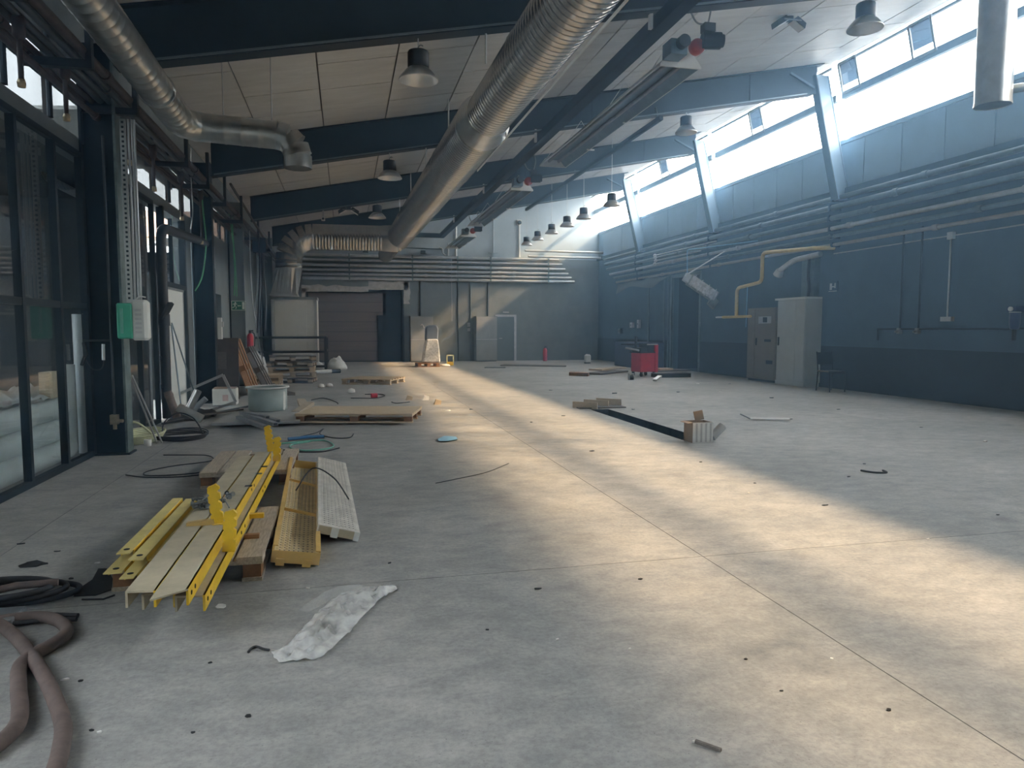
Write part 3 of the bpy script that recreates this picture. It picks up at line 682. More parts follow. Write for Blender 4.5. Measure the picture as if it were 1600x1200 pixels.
part(t, 'bowl', MB().lathe([(0, .18), (.07, .2), (.085, .3), (.085, .5), (0, .5)], 16), m_bluem); part(t, 'head', MB().box(-.09, .13, -.09, .09, .5, .60), m_bluem); part(t, 'ring', MB().cyl((0, 0, .485), (0, 0, .505), .09, n=16), m_pipew); part(t, 'drain', MB().cyl((0, 0, 0), (0, 0, .19), .035, n=10), m_black)
part(t, 'gauge', MB().cyl((-.09, 0, .55), (-.12, 0, .55), .04, n=14), m_white)
t = thing('wall_sign', 'small faded square sign with pale marks right of the tall grey cabinet', 'sign', (RX-.015, 15.2, 2.36))
part(t, 'board', MB().box(-.01, .015, -.16, .16, 0, .24), m_wallr)
part(t, 'pale_mark', MB().box(-.014, -.01, .03, .11, .04, .2).box(-.014, -.01, -.10, -.06, .08, .2).box(-.014, -.01, -.06, .03, .10, .13).box(-.014, -.01, -.15, .15, 0, .015), m_pipew)
yp = thing('gas_pipe', 'yellow gas pipe stepping down in front of the window side wall', 'pipe', (11.0, 18.5, 1.75))
part(yp, 'pipe', MB().tube(corner([(11.5, 15.1, 3.40), (11.0, 15.15, 3.38), (11.0, 17.35, 3.50), (11.0, 17.35, 2.72), (11.0, 18.6, 2.62), (11.0, 18.6, 1.8)], .16), .05, 12), m_gasy, True)
part(yp, 'manifold', MB().cyl((11.0, 17.85, 1.80), (11.0, 19.35, 1.80), .038, n=12), m_gasy, True)
part(yp, 'nozzle', MB().cyl((11.0, 19.35, 1.8), (11.0, 19.75, 1.8), .026, n=10), m_white, True)
solo('cord', MB().cyl((10.98, 18.05, 1.5), (11.0, 18.05, 2.68), .012, n=6), m_bluep, 'light blue cord hanging beside the end of the yellow pipe', 'cord')
sl = thing('strip_light', 'dusty strip light dangling at a slant from a white rod by the doorway', 'lamp', (10.4, 20.0, 2.3))
a = Vector((10.06, 20.0, 3.04)); b = Vector((11.2, 20.0, 2.36)); d = (b-a)
part(sl, 'housing', MB().bar(a+d*.12, a+d*.92, .36, .12, (0, 1, 0)), m_grey, True)
part(sl, 'diffuser', MB().bar(a+d*.16+Vector((0, -.08, 0)), a+d*.88+Vector((0, -.08, 0)), .30, .05, (0, 1, 0)), film('dusty_diffuser', (.7, .7, .72), .7), True)
for k in range(4): part(sl, 'clip', MB().bar(a+d*(.2+.2*k)+Vector((-.10, -.11, -.167)), a+d*(.2+.2*k)+Vector((.10, -.11, .167)), .02, .02), m_pipew, True)
part(sl, 'end_cap', MB().bar(a+d*.0, a+d*.12, .26, .14, (0, 1, 0)), m_pipew, True)
part(sl, 'loose_end', MB().bar(b+Vector((-.1, 0, .02)), b+Vector((-.30, -.05, -.22)), .26, .1, (0, 1, 0)), m_grey, True)
part(sl, 'rod', MB().cyl((10.06, 20.0, 3.06), (11.5, 19.9, 3.92), .018, n=8), m_white, True)
solo('cord', MB().tube(corner([(10.14, 20, 3.15), (10.12, 20, 3.84), (11.5, 18.4, 3.96)], .06), .013, 6), m_bluep, 'light blue cord bent over the dangling strip light', 'cord')
for i, (z, o) in enumerate(((4.16, 0), (4.08, .03), (3.96, .08), (3.85, 0))):
    t = thing('white_tube', ['topmost', 'second', 'third', 'lowest'][i]+' of the thin white tubes with knobbed ends by the far doorway', 'tube', (11.2, 24.5, z), 0, 'thin white tubes near the far doorway')
    part(t, 'tube', MB().cyl((11.18, 24.6-o, z), (11.42, 20.6+.5*i, z+.05), .022, n=8), m_white, True)
    part(t, 'end_knob', MB().lathe([(0, -.08), (.05, -.06), (.06, 0), (.04, .07), (0, .08)], 10, (11.18, 24.66-o, z), 'y'), m_scrapw, True)
t = thing('duct_arm', 'crooked silver pipe arm above the beige cabinet', 'pipe', (11.2, 16.6, 3.0))
part(t, 'pipe', MB().tube(corner([(11.35, 15.4, 3.28), (11.3, 16.4, 3.22), (11.25, 16.9, 3.0)], .2), .07, 12), m_galv, True); part(t, 'hood', MB().cyl((11.25, 16.9, 3.0), (11.25, 17.0, 2.88), .1, .13, n=14), m_galv, True)
# pipe rack on the left
rk = [(-2.33, 4.02, .045, m_rust), (-2.45, 4.02, .035, m_pipeb), (-2.55, 4.0, .03, m_pipeb), (-2.64, 4.01, .04, m_pipeb), (-2.73, 3.99, .028, m_rust), (-2.81, 3.99, .028, m_rust), (-2.52, 4.16, .035, m_pipeb), (-2.68, 3.82, .03, m_rust)]
rn = ['outermost rusty pipe on the left pipe rack', 'second pipe from the hall side on the left rack', 'third pipe from the hall side on the left rack', 'fourth pipe from the hall side on the left rack', 'fifth pipe from the hall side on the left rack',
      'innermost rusty pipe on the left rack, against the glazing', 'dark pipe riding above the others on the left rack', 'rusty pipe slung beneath the left rack brackets']
for i, (x, z, r, m) in enumerate(rk):
    t = thing('rack_pipe', rn[i], 'pipe', (x, 9, z-r), 0, 'pipes on the left rack')
    part(t, 'pipe', MB().cyl((x, 2, z), (x, 27.5+(i % 3), z), r, n=10), m, True)
    for y in (4.1+.7*i, 8.2+.45*i, 12.6+.4*i, 17+.3*i): part(t, 'coupling', MB().cyl((x, y-.05, z), (x, y+.05, z), r+.014, n=10), m, True)
for i, y in enumerate((6.1, 7.54, 9.03, 11.7, 13.4, 15.2, 17.5, 20.7, 23.6)):
    t = thing('pipe_bracket', ['nearest', 'second', 'third', 'fourth', 'fifth', 'sixth', 'seventh', 'eighth', 'farthest'][i]+' black bracket carrying the left pipe rack, counted from the camera', 'bracket', (-2.5, y, 3.86), 0, 'brackets of the left pipe rack')
    part(t, 'crossbar', MB().box(-.36, .25, -.04, .04, 0, .075), m_black); part(t, 'hanger_bar', MB().box(.20, .25, -.04, .04, .075, .62), m_black)
for i, (y, z0) in enumerate(((6.75, 3.42), (7.72, 3.42), (9.75, 3.45), (10.9, 3.35), (12.6, 3.2), (14.2, 3.0))):
    t = thing('drop_pipe', ['nearest', 'second nearest', 'third', 'fourth', 'fifth', 'farthest'][i]+' short pipe with brass tip hanging from the left pipe rack', 'pipe', (-2.55, y, z0), 0, 'short drop pipes under the left rack')
    part(t, 'pipe', MB().cyl((0, 0, .04), (0, 0, 3.97-z0), .022, n=10), m_rust); part(t, 'brass_tip', MB().lathe([(0, 0), (.03, .005), (.034, .04), (.026, .07), (0, .07)], 10), m_brass)
    part(t, 'tee', MB().lathe([(.02, 3.8-z0), (.05, 3.83-z0), (.05, 3.97-z0), (.03, 4.0-z0)], 10), m_rust)
t = solo('cross_pipe', MB().cyl((-2.35, 16.5, 4.55), (-2.2, 23, 3.9), .03, n=8), m_rust, 'reddish pipe sloping down past the left rack to the far posts', 'pipe')
vp = thing('vertical_pipe', 'thick black pipe bending over at the top beside the white panel', 'pipe', (-2.72, 12.2, 0))
part(vp, 'pipe', MB().tube(corner([(-2.76, 12.08, 0.05), (-2.76, 12.08, 3.02), (-2.6, 14.3, 3.08), (-2.6, 14.8, 3.08)], .25, 6), .075, 14), m_black, True)
part(vp, 'valve_handle', MB().bar((-2.76, 12.03, 1.62), (-2.62, 11.95, 1.85), .09, .05).cyl((-2.76, 12.08, 1.5), (-2.76, 12.08, 1.68), .09, n=12), m_black, True)
part(vp, 'side_branch', MB().cyl((-2.85, 12.06, .55), (-2.74, 12.06, .55), .05).cyl((-2.85, 12.06, 1.0), (-2.74, 12.06, 1.0), .05), m_black, True)
cvp = thing('valve_pipe', 'thin dark pipe with brass valve on the face of the nearest post', 'pipe', (-2.60, 8.93, .3))
part(cvp, 'pipe', MB().cyl((0, 0, .15), (0, 0, 3.3), .014, n=8).cyl((0, 0, 1.02), (-.28, -.04, 1.02), .012, n=8), m_pipeb)
part(cvp, 'brass_valve', MB().box(-.04, .04, -.04, .03, .06, .17).cyl((0, -.03, .1), (.10, -.05, .1), .02, n=8).cyl((0, 0, .0), (0, 0, .07), .022, n=8), m_brass)
part(cvp, 'hose_nozzle', MB().cyl((-.075, -.05, .80), (-.07, -.05, .98), .018, n=8), m_pipew); part(cvp, 'spray_gun', MB().bar((-.27, -.05, 1.0), (-.25, -.05, .86), .03, .03).bar((-.25, -.05, .88), (-.30, -.05, .74), .03, .03), m_black)
part(cvp, 'thin_hose', MB().tube(spl([(-.25, -.05, .8), (-.19, -.05, .70), (-.10, -.05, .70), (-.07, -.05, .8)], 5), .006, 6), m_black)
fr = thing('perforated_rail', 'perforated galvanised rail with pipes standing on the nearest post', 'rail', (-2.40, 8.98, 1.75))
part(fr, 'rail', MB().box(-.03, .03, -.03, 0, 0, 2.05), m_galv)
hs = MB()
for k in range(38): hs.box(-.012, .012, -.034, -.03, .04+k*.053, .064+k*.053)
part(fr, 'rail_slots', hs, m_black, kind='stuff')
for x in (.06, .095, .12): part(fr, 'pipe', MB().cyl((x, -.02, -.05), (x, -.02, 2.05), .012, n=8), m_pipew)
fb = thing('wall_box', 'green and white plastic box hung on the flange of the nearest post', 'box', (-2.34, 8.93, 1.32))
part(fb, 'body', MB().box(-.02, .15, -.13, .06, 0, .46), m_white, bev=.03); part(fb, 'green_cover', MB().box(-.16, .0, -.14, .05, .02, .42), m_fag, bev=.015); part(fb, 'cover_rib', MB().box(-.12, -.09, -.15, -.14, .08, .36), m_teal)
lb = MB()
for k in range(6): lb.box(.03, .10, -.134, -.13, .08+.05*k, .105+.05*k)
part(fb, 'instruction_marks', lb, m_frame); part(fb, 'top_wire', MB().tube(spl([(0, 0, .44), (.05, 0, .5), (.12, -.02, .49)], 4), .008, 5), m_white)
# ------------------------------------------------------------------ pallets
def pallet(loc, rz, label, L=1.2, Wd=.8, m=m_wood, mb_=None, nb=5, bw=.145, group=None, rot=None, full=False, gap=None):
    t = thing('wooden_pallet', label, 'pallet', loc, rz, group, rot)
    mb_ = mb_ or m
    ys = [(-Wd/2+bw/2)+(Wd-bw)*k/(nb-1) for k in range(nb)]
    for k, y in enumerate(ys):
        w_ = bw if not full else Wd/nb-.006
        if gap and k in gap: continue
        part(t, 'deck_board', MB().box(-L/2, L/2, y-w_/2, y+w_/2, .122, .144), m)
    for x in (-L/2+.07, 0, L/2-.07):
        part(t, 'stringer_board', MB().box(x-.07, x+.07, -Wd/2, Wd/2, .10, .122), m)
        for y in (-Wd/2+.06, 0, Wd/2-.06): part(t, 'block', MB().box(x-.06, x+.06, y-.05, y+.05, .022, .10), mb_)
    for y in (-Wd/2+.06, 0, Wd/2-.06): part(t, 'bottom_board', MB().box(-L/2, L/2, y-.055, y+.055, 0, .022), m)
    return t
H = math.pi/2
pallet((-.89, 4.83, 0), H, 'wooden pallet under the near ends of the yellow beams', m=m_wood, mb_=m_woodb, gap=(2,))
pallet((-.92, 7.45, 0), H, 'wooden pallet under the far ends of the yellow beams', m=m_wood, mb_=m_woodb, gap=(2,))
# long solid-topped pallet in the middle distance
pallet((.22, 11.45, .03), -.24, 'long close-boarded pallet lying in front of the debris heap', L=1.78, Wd=1.05, m=m_woodp, mb_=m_woodb, nb=6, full=True)
pallet((.72, 19.4, 0), -.42, 'pale open-slatted pallet alone on the floor before the big door', L=1.35, Wd=1.15, m=m_woodp, mb_=m_wood, nb=6, bw=.12)
for i in range(5):
    pallet((-1.38+.05*((i*3) % 3-1), 20.2+.06*((i*2) % 3-1), .146*i), .12*((i*5) % 3-1), 'pallet in the stack before the railing, '+['lowest', 'second lowest', 'middle', 'second from top', 'topmost'][i], m=[m_woodg, m_wood, m_woodp, m_woodg, m_woodg][i], mb_=m_woodp if i == 2 else m_wood, group='stacked pallets before the railing')
for i in range(2):
    pallet((-2.0+.03*i, 19.1, .146*i), H+.1*i, ['lower', 'upper'][i]+' pale pallet of the low pair left of the stack', m=m_woodp, mb_=m_woodp, L=1.0, Wd=.75, group='low pair of pallets')
def leaning(bx, by, ang, label, m, L, mb_=None, Wd=.8):
    d = Vector((-math.cos(ang), 0, math.sin(ang)))
    th = math.atan2(-d.z, d.x)
    return pallet((bx+d.x*L/2, by, d.z*L/2+.0), 0, label, L=L, Wd=Wd, m=m, mb_=mb_, rot=(0, th, 0), group='pallets leaning by the post')
leaning(-1.93, 16.75, 1.25, 'orange-brown pallet leaning against the brown board', m_woodo, 1.3, m_woodo, .9)
leaning(-1.72, 17.85, 1.15, 'grey weathered pallet leaning rightmost of the leaning pallets', m_woodg, 1.15, m_woodg, .9)
leaning(-2.30, 16.3, 1.36, 'dark brown pallet leaning behind the orange-brown one', m_woodk, 1.25, m_woodb, .8)
b = MB(); b.bar((-2.42, 15.75, .0), (-2.66, 15.95, 1.28), .03, .62, (0, 1, 0)); b2 = MB(); b2.add([], [])
bb = MB(); bb.M = Matrix.Translation((-2.44, 15.6, 0)) @ Matrix.Rotation(-.10, 4, 'X'); bb.box(-.36, .26, 0, .03, 0, 1.27)
t = thing('brown_board', 'dark brown board standing upright beside the orange-brown pallet', 'board', (-2.44, 15.6, 0))
part(t, 'board', bb, m_woodk, True)
bb = MB(); bb.M = Matrix.Translation((-2.44, 15.6, 0)) @ Matrix.Rotation(-.10, 4, 'X'); bb.box(-.16, .02, -.006, 0, .62, .98); part(t, 'patch', bb, m_woodg, True)
pallet((3.05, 27.5, 0), .05, 'dark pallet under the wrapped seat by the back wall', m=m_woodb, mb_=m_woodb, L=.85, Wd=.8)
# ------------------------------------------------------------------ yellow beams on the pallets
def channel(x0, x1, y0, y1, z, label, h=.075, group='yellow channel beams', skew=0):
    t = thing('channel_beam', label, 'beam', ((x0+x1)/2, y0, z-h), 0, group)
    w = (x1-x0)/2-.0012; L = y1-y0
    part(t, 'web', MB().add([(-w, skew, h-.008), (w, 0, h-.008), (w, L, h-.008), (-w, L, h-.008), (-w, skew, h), (w, 0, h), (w, L, h), (-w, L, h)],
        [(0,3,2,1),(4,5,6,7),(0,1,5,4),(1,2,6,5),(2,3,7,6),(3,0,4,7)]), m_ydust)
    part(t, 'flange', MB().box(w-.009, w+.001, 0, L, 0, h), m_yel, label='clean bright yellow side flange')
    part(t, 'flange', MB().box(-w-.001, -w+.009, abs(skew), L, 0, h-.002), m_ydust)
    hl = MB()
    for y in (.06, .14, L*.3, L*.34, L*.6, L*.64, L-.1): hl.tube([(w+.0005, y, h*.5), (w+.0035, y, h*.5)], .011, 10)
    part(t, 'bolt_holes', hl, m_void, kind='stuff')
    return t
channel(-.965, -.835, 3.33, 6.78, .300, 'upper yellow beam on the left of the long stack', skew=.02)
channel(-.835, -.700, 3.32, 6.95, .300, 'upper yellow beam on the right of the long stack', skew=-.10)
channel(-.790, -.655, 3.44, 7.35, .222, 'lower yellow beam sticking out to the right under the stack', skew=.02)
channel(-.945, -.800, 3.52, 7.2, .222, 'lower yellow beam on the left under the stack')
for i, (x0, x1, y0, y1, z, lab) in enumerate(((-1.235, -1.165, 4.16, 5.46, .235, 'upper left short yellow channel beside the long stack'), (-1.140, -1.062, 4.03, 5.42, .235, 'upper middle short yellow channel beside the long stack'),
        (-1.066, -.998, 4.12, 5.39, .200, 'short yellow channel close against the long stack'), (-1.255, -1.165, 4.0, 5.3, .180, 'lower left short yellow channel with a hole in its end'), (-1.150, -1.078, 3.9, 5.25, .180, 'lower middle short yellow channel with a hole in its end'))):
    t = thing('short_channel', lab, 'beam', ((x0+x1)/2, y0, z-.035), 0, 'short yellow channels')
    w = (x1-x0)/2-.002; L = y1-y0
    part(t, 'web', MB().box(-w, w, 0, L, .029, .035), m_yelp); part(t, 'flange', MB().box(w-.006, w, .08, L, 0, .029), m_yel); part(t, 'flange', MB().box(-w, -w+.006, .08, L, 0, .029), m_yel)
    part(t, 'bolt_hole', MB().tube([(0, .07, .0345), (0, .07, .0365)], .016, 14), m_void)
def clamp(x, y, z, h, label, arm=0, tilt=0.):
    t = thing('notched_bracket', label, 'bracket', (x, y, z), 0, 'notched yellow brackets', (0, tilt, 0))
    P = [(-.035, 0), (.03, 0), (.034, .03)]
    n = max(2, int(h/.06))
    for k in range(n):
        q = .04+k*(h-.06)/n; P += [(.034, q+.02), (.020, q+.03), (.020, q+.038), (.034, q+.045)]
    P += [(.034, h-.02), (.015, h), (-.03, h-.015)]
    for k in reversed(range(n)):
        q = .03+k*(h-.06)/n; P += [(-.035, q+.04), (-.027, q+.032), (-.027, q+.026), (-.035, q+.018)]
    part(t, 'upright', MB().prism(P, -.014, .014), m_yel)
    if arm: part(t, 'arm', MB().box(-arm, -.02, -.022, .022, 0, .03), m_tan); part(t, 'heel', MB().box(-.03, .05, -.03, .03, -.03, .0), m_yel)
    return t
clamp(-.755, 4.42, .305, .235, 'tall notched yellow bracket with a flat arm on the near end of the stack', .17, -.10)
clamp(-.648, 4.10, .225, .235, 'notched yellow bracket standing right of the armed one', 0, .06)
clamp(-.70, 6.98, .30, .25, 'notched yellow bracket upright at the far end of the stack', 0, -.14)
clamp(-.645, 6.86, .225, .23, 'second notched yellow bracket at the far end of the stack', 0, .05)
for x, y, s_, l in ((-.615, 5.02, .2, 'small yellow stub bar sticking out right of the stack midway'), (-.60, 4.62, .17, 'small brown stub bar sticking out right of the stack')):
    solo('stub_bar', MB().box(x-.04, x+.05, y-.02, y+.02, s_-.03, s_), m_yel if s_ > .18 else m_woodo, l, 'bar', 'stub bars beside the stack')
for k in range(26):
    x = -.955+.20*random.random(); y = 4.82+.13*(x+.94)/.2+random.uniform(-.09, .09); a = random.uniform(0, 6.28)
    if x < -.97: continue
    z = .302+.016+.017*(k % 3)
    d = Vector((math.cos(a), math.sin(a), random.uniform(-.2, .2)))*.03; c = Vector((x, y, z))
    solo('bolt', MB().cyl(c-d, c+d, .008, n=6).cyl(c+d, c+d*1.4, .016, n=6), m_grey, 'loose steel bolt in the heap on the yellow beams', 'bolt', 'heap of bolts on the yellow beams')
solo('bolt_wire', MB().tube(spl([(-.94, 4.8, .34), (-.86, 4.92, .375), (-.78, 4.82, .345), (-.72, 4.6, .35)], 6), .004, 5), m_grey, 'thin grey wire through the heap of bolts', 'wire')
for k, (x, y) in enumerate(((-.70, 5.9), (-.72, 5.45), (-.69, 6.2))):
    solo('tag', MB().box(x-.02, x+.03, y-.02, y+.03, .2985, .3015), m_scrapd if k else m_grey, ['middle', 'nearest', 'farthest'][k]+' dark sticker scrap on the right upper yellow beam', 'scrap', 'sticker scraps on the yellow beam')
# perforated treads
def tread(loc, rot, L, Wd, label, m, inverted, mend):
    t = thing('step_plank', label, 'plank', loc, 0, 'perforated step planks', rot)
    h = .06
    bump = MB(); nx = 9; ny = int(L/.055)
    if inverted:
        part(t, 'tread_plate', MB().box(-Wd+.01, -.01, .01, L-.01, 0, .006), m_tread)
        part(t, 'side_rail', MB().box(-Wd, -Wd+.012, 0, L, 0, .105).box(-Wd, -Wd+.03, 0, L, .1, .106), m_tan)
        part(t, 'side_rail', MB().box(-.012, 0, 0, L, 0, .085).box(-.03, 0, 0, L, .08, .086), m_tan)
        part(t, 'end_plate', MB().box(-Wd, 0, -.008, 0, 0, .075).box(-Wd+.03, -Wd+.08, -.03, 0, -.01, .03).box(-.1, -.05, -.03, 0, -.01, .03), m_tan)
        part(t, 'end_plate', MB().box(-Wd, 0, L, L+.008, 0, .08), m_tan)
        part(t, 'cross_bar', MB().bar((-Wd+.01, L*.36, .06), (-.01, L*.33, .05), .02, .02), m_tan); part(t, 'cross_bar', MB().bar((-Wd+.01, L*.70, .07), (-.01, L*.67, .05), .02, .02), m_tan)
        z = .006
    else:
        part(t, 'tread_plate', MB().box(-Wd, 0, 0, L, h-.006, h), m)
        part(t, 'side_rail', MB().box(-Wd, -Wd+.01, 0, L, 0, h-.006), m); part(t, 'side_rail', MB().box(-.01, 0, 0, L, 0, h-.006), m)
        part(t, 'end_plate', MB().box(-Wd+.01, -.01, .0, .008, .0, h-.006), mend); part(t, 'end_bracket', MB().box(-.19, -.14, -.006, 0, -.01, h).box(-.035, .002, -.006, 0, -.004, h), m_white)
        z = h
    for i in range(nx):
        for j in range(ny):
            x = -Wd+.028+(Wd-.056)*i/(nx-1); y = .04+(L-.08)*j/(ny-1)+.012*(i % 2)
            bump.add([(x-.009, y-.013, z), (x+.009, y-.013, z), (x+.009, y+.013, z), (x-.009, y+.013, z), (x, y, z+.009)], [(0,1,4),(1,2,4),(2,3,4),(3,0,4)])
    part(t, 'tread_dimples', bump, m_tread if inverted else m, kind='stuff')
    pf = MB()
    for i in range(nx-1):
        for j in range(ny-1):
            x = -Wd+.028+(Wd-.056)*(i+.5)/(nx-1); y = .04+(L-.08)*(j+.5)/(ny-1)
            pf.add([(x-.005, y-.008, z+.0006), (x+.005, y-.008, z+.0006), (x+.005, y+.008, z+.0006), (x-.005, y+.008, z+.0006)], [(0,1,2,3)])
    part(t, 'tread_slots', pf, m_woodg, kind='stuff')
    return t
tread((-.185, 4.42, .005), (0, .16, .040), 3.05, .285, 'yellow step plank lying upside down, hollow side up, beside the far pallet', m_tread, True, m_tan)
tread((.055, 4.88, .004), (0, .28, .036), 2.62, .285, 'dusty white perforated step plank leaning on the yellow one', m_plank, False, m_ydust)
solo('bent_cable', MB().tube(spl([(-.42, 6.0, .13), (-.30, 6.35, .24), (-.12, 6.05, .21), (.0, 5.55, .14)], 6), .006, 6), m_rubber, 'bent dark cable springing over the white step plank', 'cable')
# ------------------------------------------------------------------ near floor
HR = .029
solo('rubber_hose', MB().tube(spl([(-1.85, 4.01, 0.030), (-1.65, 3.80, 0.030), (-1.48, 3.58, 0.030), (-1.29, 3.28, 0.030), (-1.15, 3.03, 0.030), (-1.02, 2.77, 0.030), (-0.97, 2.61, 0.030), (-0.94, 2.48, 0.030), (-0.92, 2.35, 0.030)], 8), HR, 12), m_hose, 'thick brown hose curving down along the lower left edge, right of two', 'hose')
solo('rubber_hose', MB().tube(spl([(-1.75, 3.78, .035), (-1.62, 3.86, .03), (-1.46, 3.84, .03), (-1.33, 3.70, .03), (-1.30, 3.56, .028)]+[(-1.37, 3.34, 0.028), (-1.30, 3.12, 0.028), (-1.22, 2.93, 0.028), (-1.18, 2.81, 0.028), (-1.18, 2.71, 0.028), (-1.22, 2.58, 0.028)], 8), HR, 12), m_hose, 'thick brown hose looping behind the other one at the lower left edge', 'hose')
cb = MB()
for k in range(3): cb.tube(spl([(-1.75+.30*math.cos(a)-.05*k, 4.24+.16*math.sin(a)-.04*k, .026+.03*k) for a in [i*.5236 for i in range(12)]], 4, True), .016, 8, closed=True)
solo('hose_coil', cb, m_rubber, 'grey hose coil at the left edge behind the brown hoses', 'hose')
solo('short_hose', MB().tube([(-2.1, 4.15, .03), (-1.7, 4.12, .11), (-1.52, 4.16, .10)], .02, 8), m_hose, 'brownish hose end resting across the grey hose coil', 'hose')
t = solo('cable_end', MB().tube([(-1.65, 3.88, .02), (-1.45, 3.90, .02), (-1.33, 3.86, .02)], .012, 8).tube([(-1.62, 3.82, .02), (-1.45, 3.84, .02), (-1.32, 3.81, .02)], .012, 8), m_rubber, 'pair of stiff black cable ends pointing right beside the brown hoses', 'cable')
solo('metal_box', MB().box(-1.95, -1.60, 3.80, 3.98, 0, .05), m_grey, 'flat grey metal box at the left edge under the brown hoses', 'box', bev=.005)
# crumpled plastic bag
def sheet(name, Ls, Rs, nz, hz, mat, label, cat, nu=40, nv=14, seed=0, z0=.008):
    L = spl(Ls, 8); R = spl(Rs, 8); mb = MB(); vs = []
    def at(P, t):
        f = t*(len(P)-1); i = min(int(f), len(P)-2); return P[i].lerp(P[i+1], f-i)
    for i in range(nu+1):
        for j in range(nv+1):
            u = i/nu; v = j/nv; p = at(L, u).lerp(at(R, u), v)
            q = mnoise.noise(Vector((p.x*14+seed, p.y*9, 1.3)))+.6*mnoise.noise(Vector((p.x*34+seed, p.y*24, 4)))
            ridge = abs(mnoise.noise(Vector((p.x*20+seed, p.y*12, 9))))
            e = min(1, 5*min(u, 1-u)+.15)
            z = z0+e*hz*(.45+.35*q+.5*(1-3*ridge))*(.35+math.sin(math.pi*v)*.65)
            vs.append((p.x+.012*q, p.y+.012*q, max(z0, z)))
    w = nv+1
    mb.add(vs, [(i*w+j, i*w+j+1, (i+1)*w+j+1, (i+1)*w+j) for i in range(nu) for j in range(nv)], True)
    o = solo(name, mb, mat, label, cat); s_ = o.modifiers.new('thickness', 'SOLIDIFY'); s_.thickness = .002
    return o
sheet('plastic_bag', [(-0.35, 3.25, 0.000), (-0.28, 3.29, 0.000), (-0.22, 3.47, 0.000), (-0.15, 3.67, 0.000), (-0.07, 3.84, 0.000), (0.03, 3.89, 0.000), (0.15, 3.91, 0.000), (0.23, 3.95, 0.000)], [(-0.30, 3.14, 0.000), (-0.22, 3.13, 0.000), (-0.13, 3.13, 0.000), (-0.03, 3.31, 0.000), (0.04, 3.48, 0.000), (0.12, 3.67, 0.000), (0.20, 3.82, 0.000), (0.26, 3.90, 0.000)], 1, .05, f_bag, 'crumpled clear plastic bag lying on the floor in the foreground', 'bag')
sheet('plastic_film', [(-0.26, 3.71, 0.000), (-0.19, 3.85, 0.000), (-0.10, 3.98, 0.000), (0.03, 4.03, 0.000)], [(-0.20, 3.68, 0.000), (-0.11, 3.79, 0.000), (0.01, 3.90, 0.000), (0.15, 3.94, 0.000)], 1, .012, film('thin_film', (.85, .86, .85), .16), 'thin transparent film lying behind the crumpled plastic bag', 'film', 20, 8, 5)
solo('plastic_strip', MB().tube(spl([(-0.45, 3.27, 0.006), (-0.44, 3.31, 0.006), (-0.42, 3.32, 0.006), (-0.39, 3.29, 0.006), (-0.36, 3.27, 0.006)], 4), .006, 6), m_rubber, 'short bent black strip left of the crumpled plastic bag', 'strip')
pp = MB(); pp.add([(-1.46, 4.19, 0.004), (-1.47, 4.33, 0.004), (-1.45, 4.45, 0.004), (-1.48, 4.65, 0.004), (-1.43, 4.64, 0.004), (-1.34, 4.44, 0.004), (-1.29, 4.25, 0.004), (-1.35, 4.18, 0.004)], [tuple(range(8))])
o = solo('dark_sheet', pp, m_scrapd, 'dark thin sheet with a bent edge left of the yellow beams', 'sheet'); o.modifiers.new('thickness', 'SOLIDIFY').thickness = .004
solo('thin_rod', MB().tube([(-1.40, 4.13, 0.006), (-1.29, 4.11, 0.006), (-1.25, 4.16, 0.006)], .005, 6), m_scrapd, 'thin dark bent rod in front of the dark sheet', 'rod')
def scrap(px, py, s_, mat, label, group, cx, cy):
    n = 6; P = []
    for k in range(n):
        a = 2*math.pi*k/n+random.uniform(-.3, .3); r = s_*random.uniform(.5, 1)
        P.append((cx+r*math.cos(a), cy+r*.6*math.sin(a), .003+random.uniform(0, s_*.25)))
    mb = MB(); mb.add(P+[(x, y, .0) for x, y, z in P], [tuple(range(n)), tuple(range(2*n-1, n-1, -1))]+[(i, i+n, (i+1) % n+n, (i+1) % n) for i in range(n)])
    return solo('scrap', mb, mat, label, 'scrap', group)
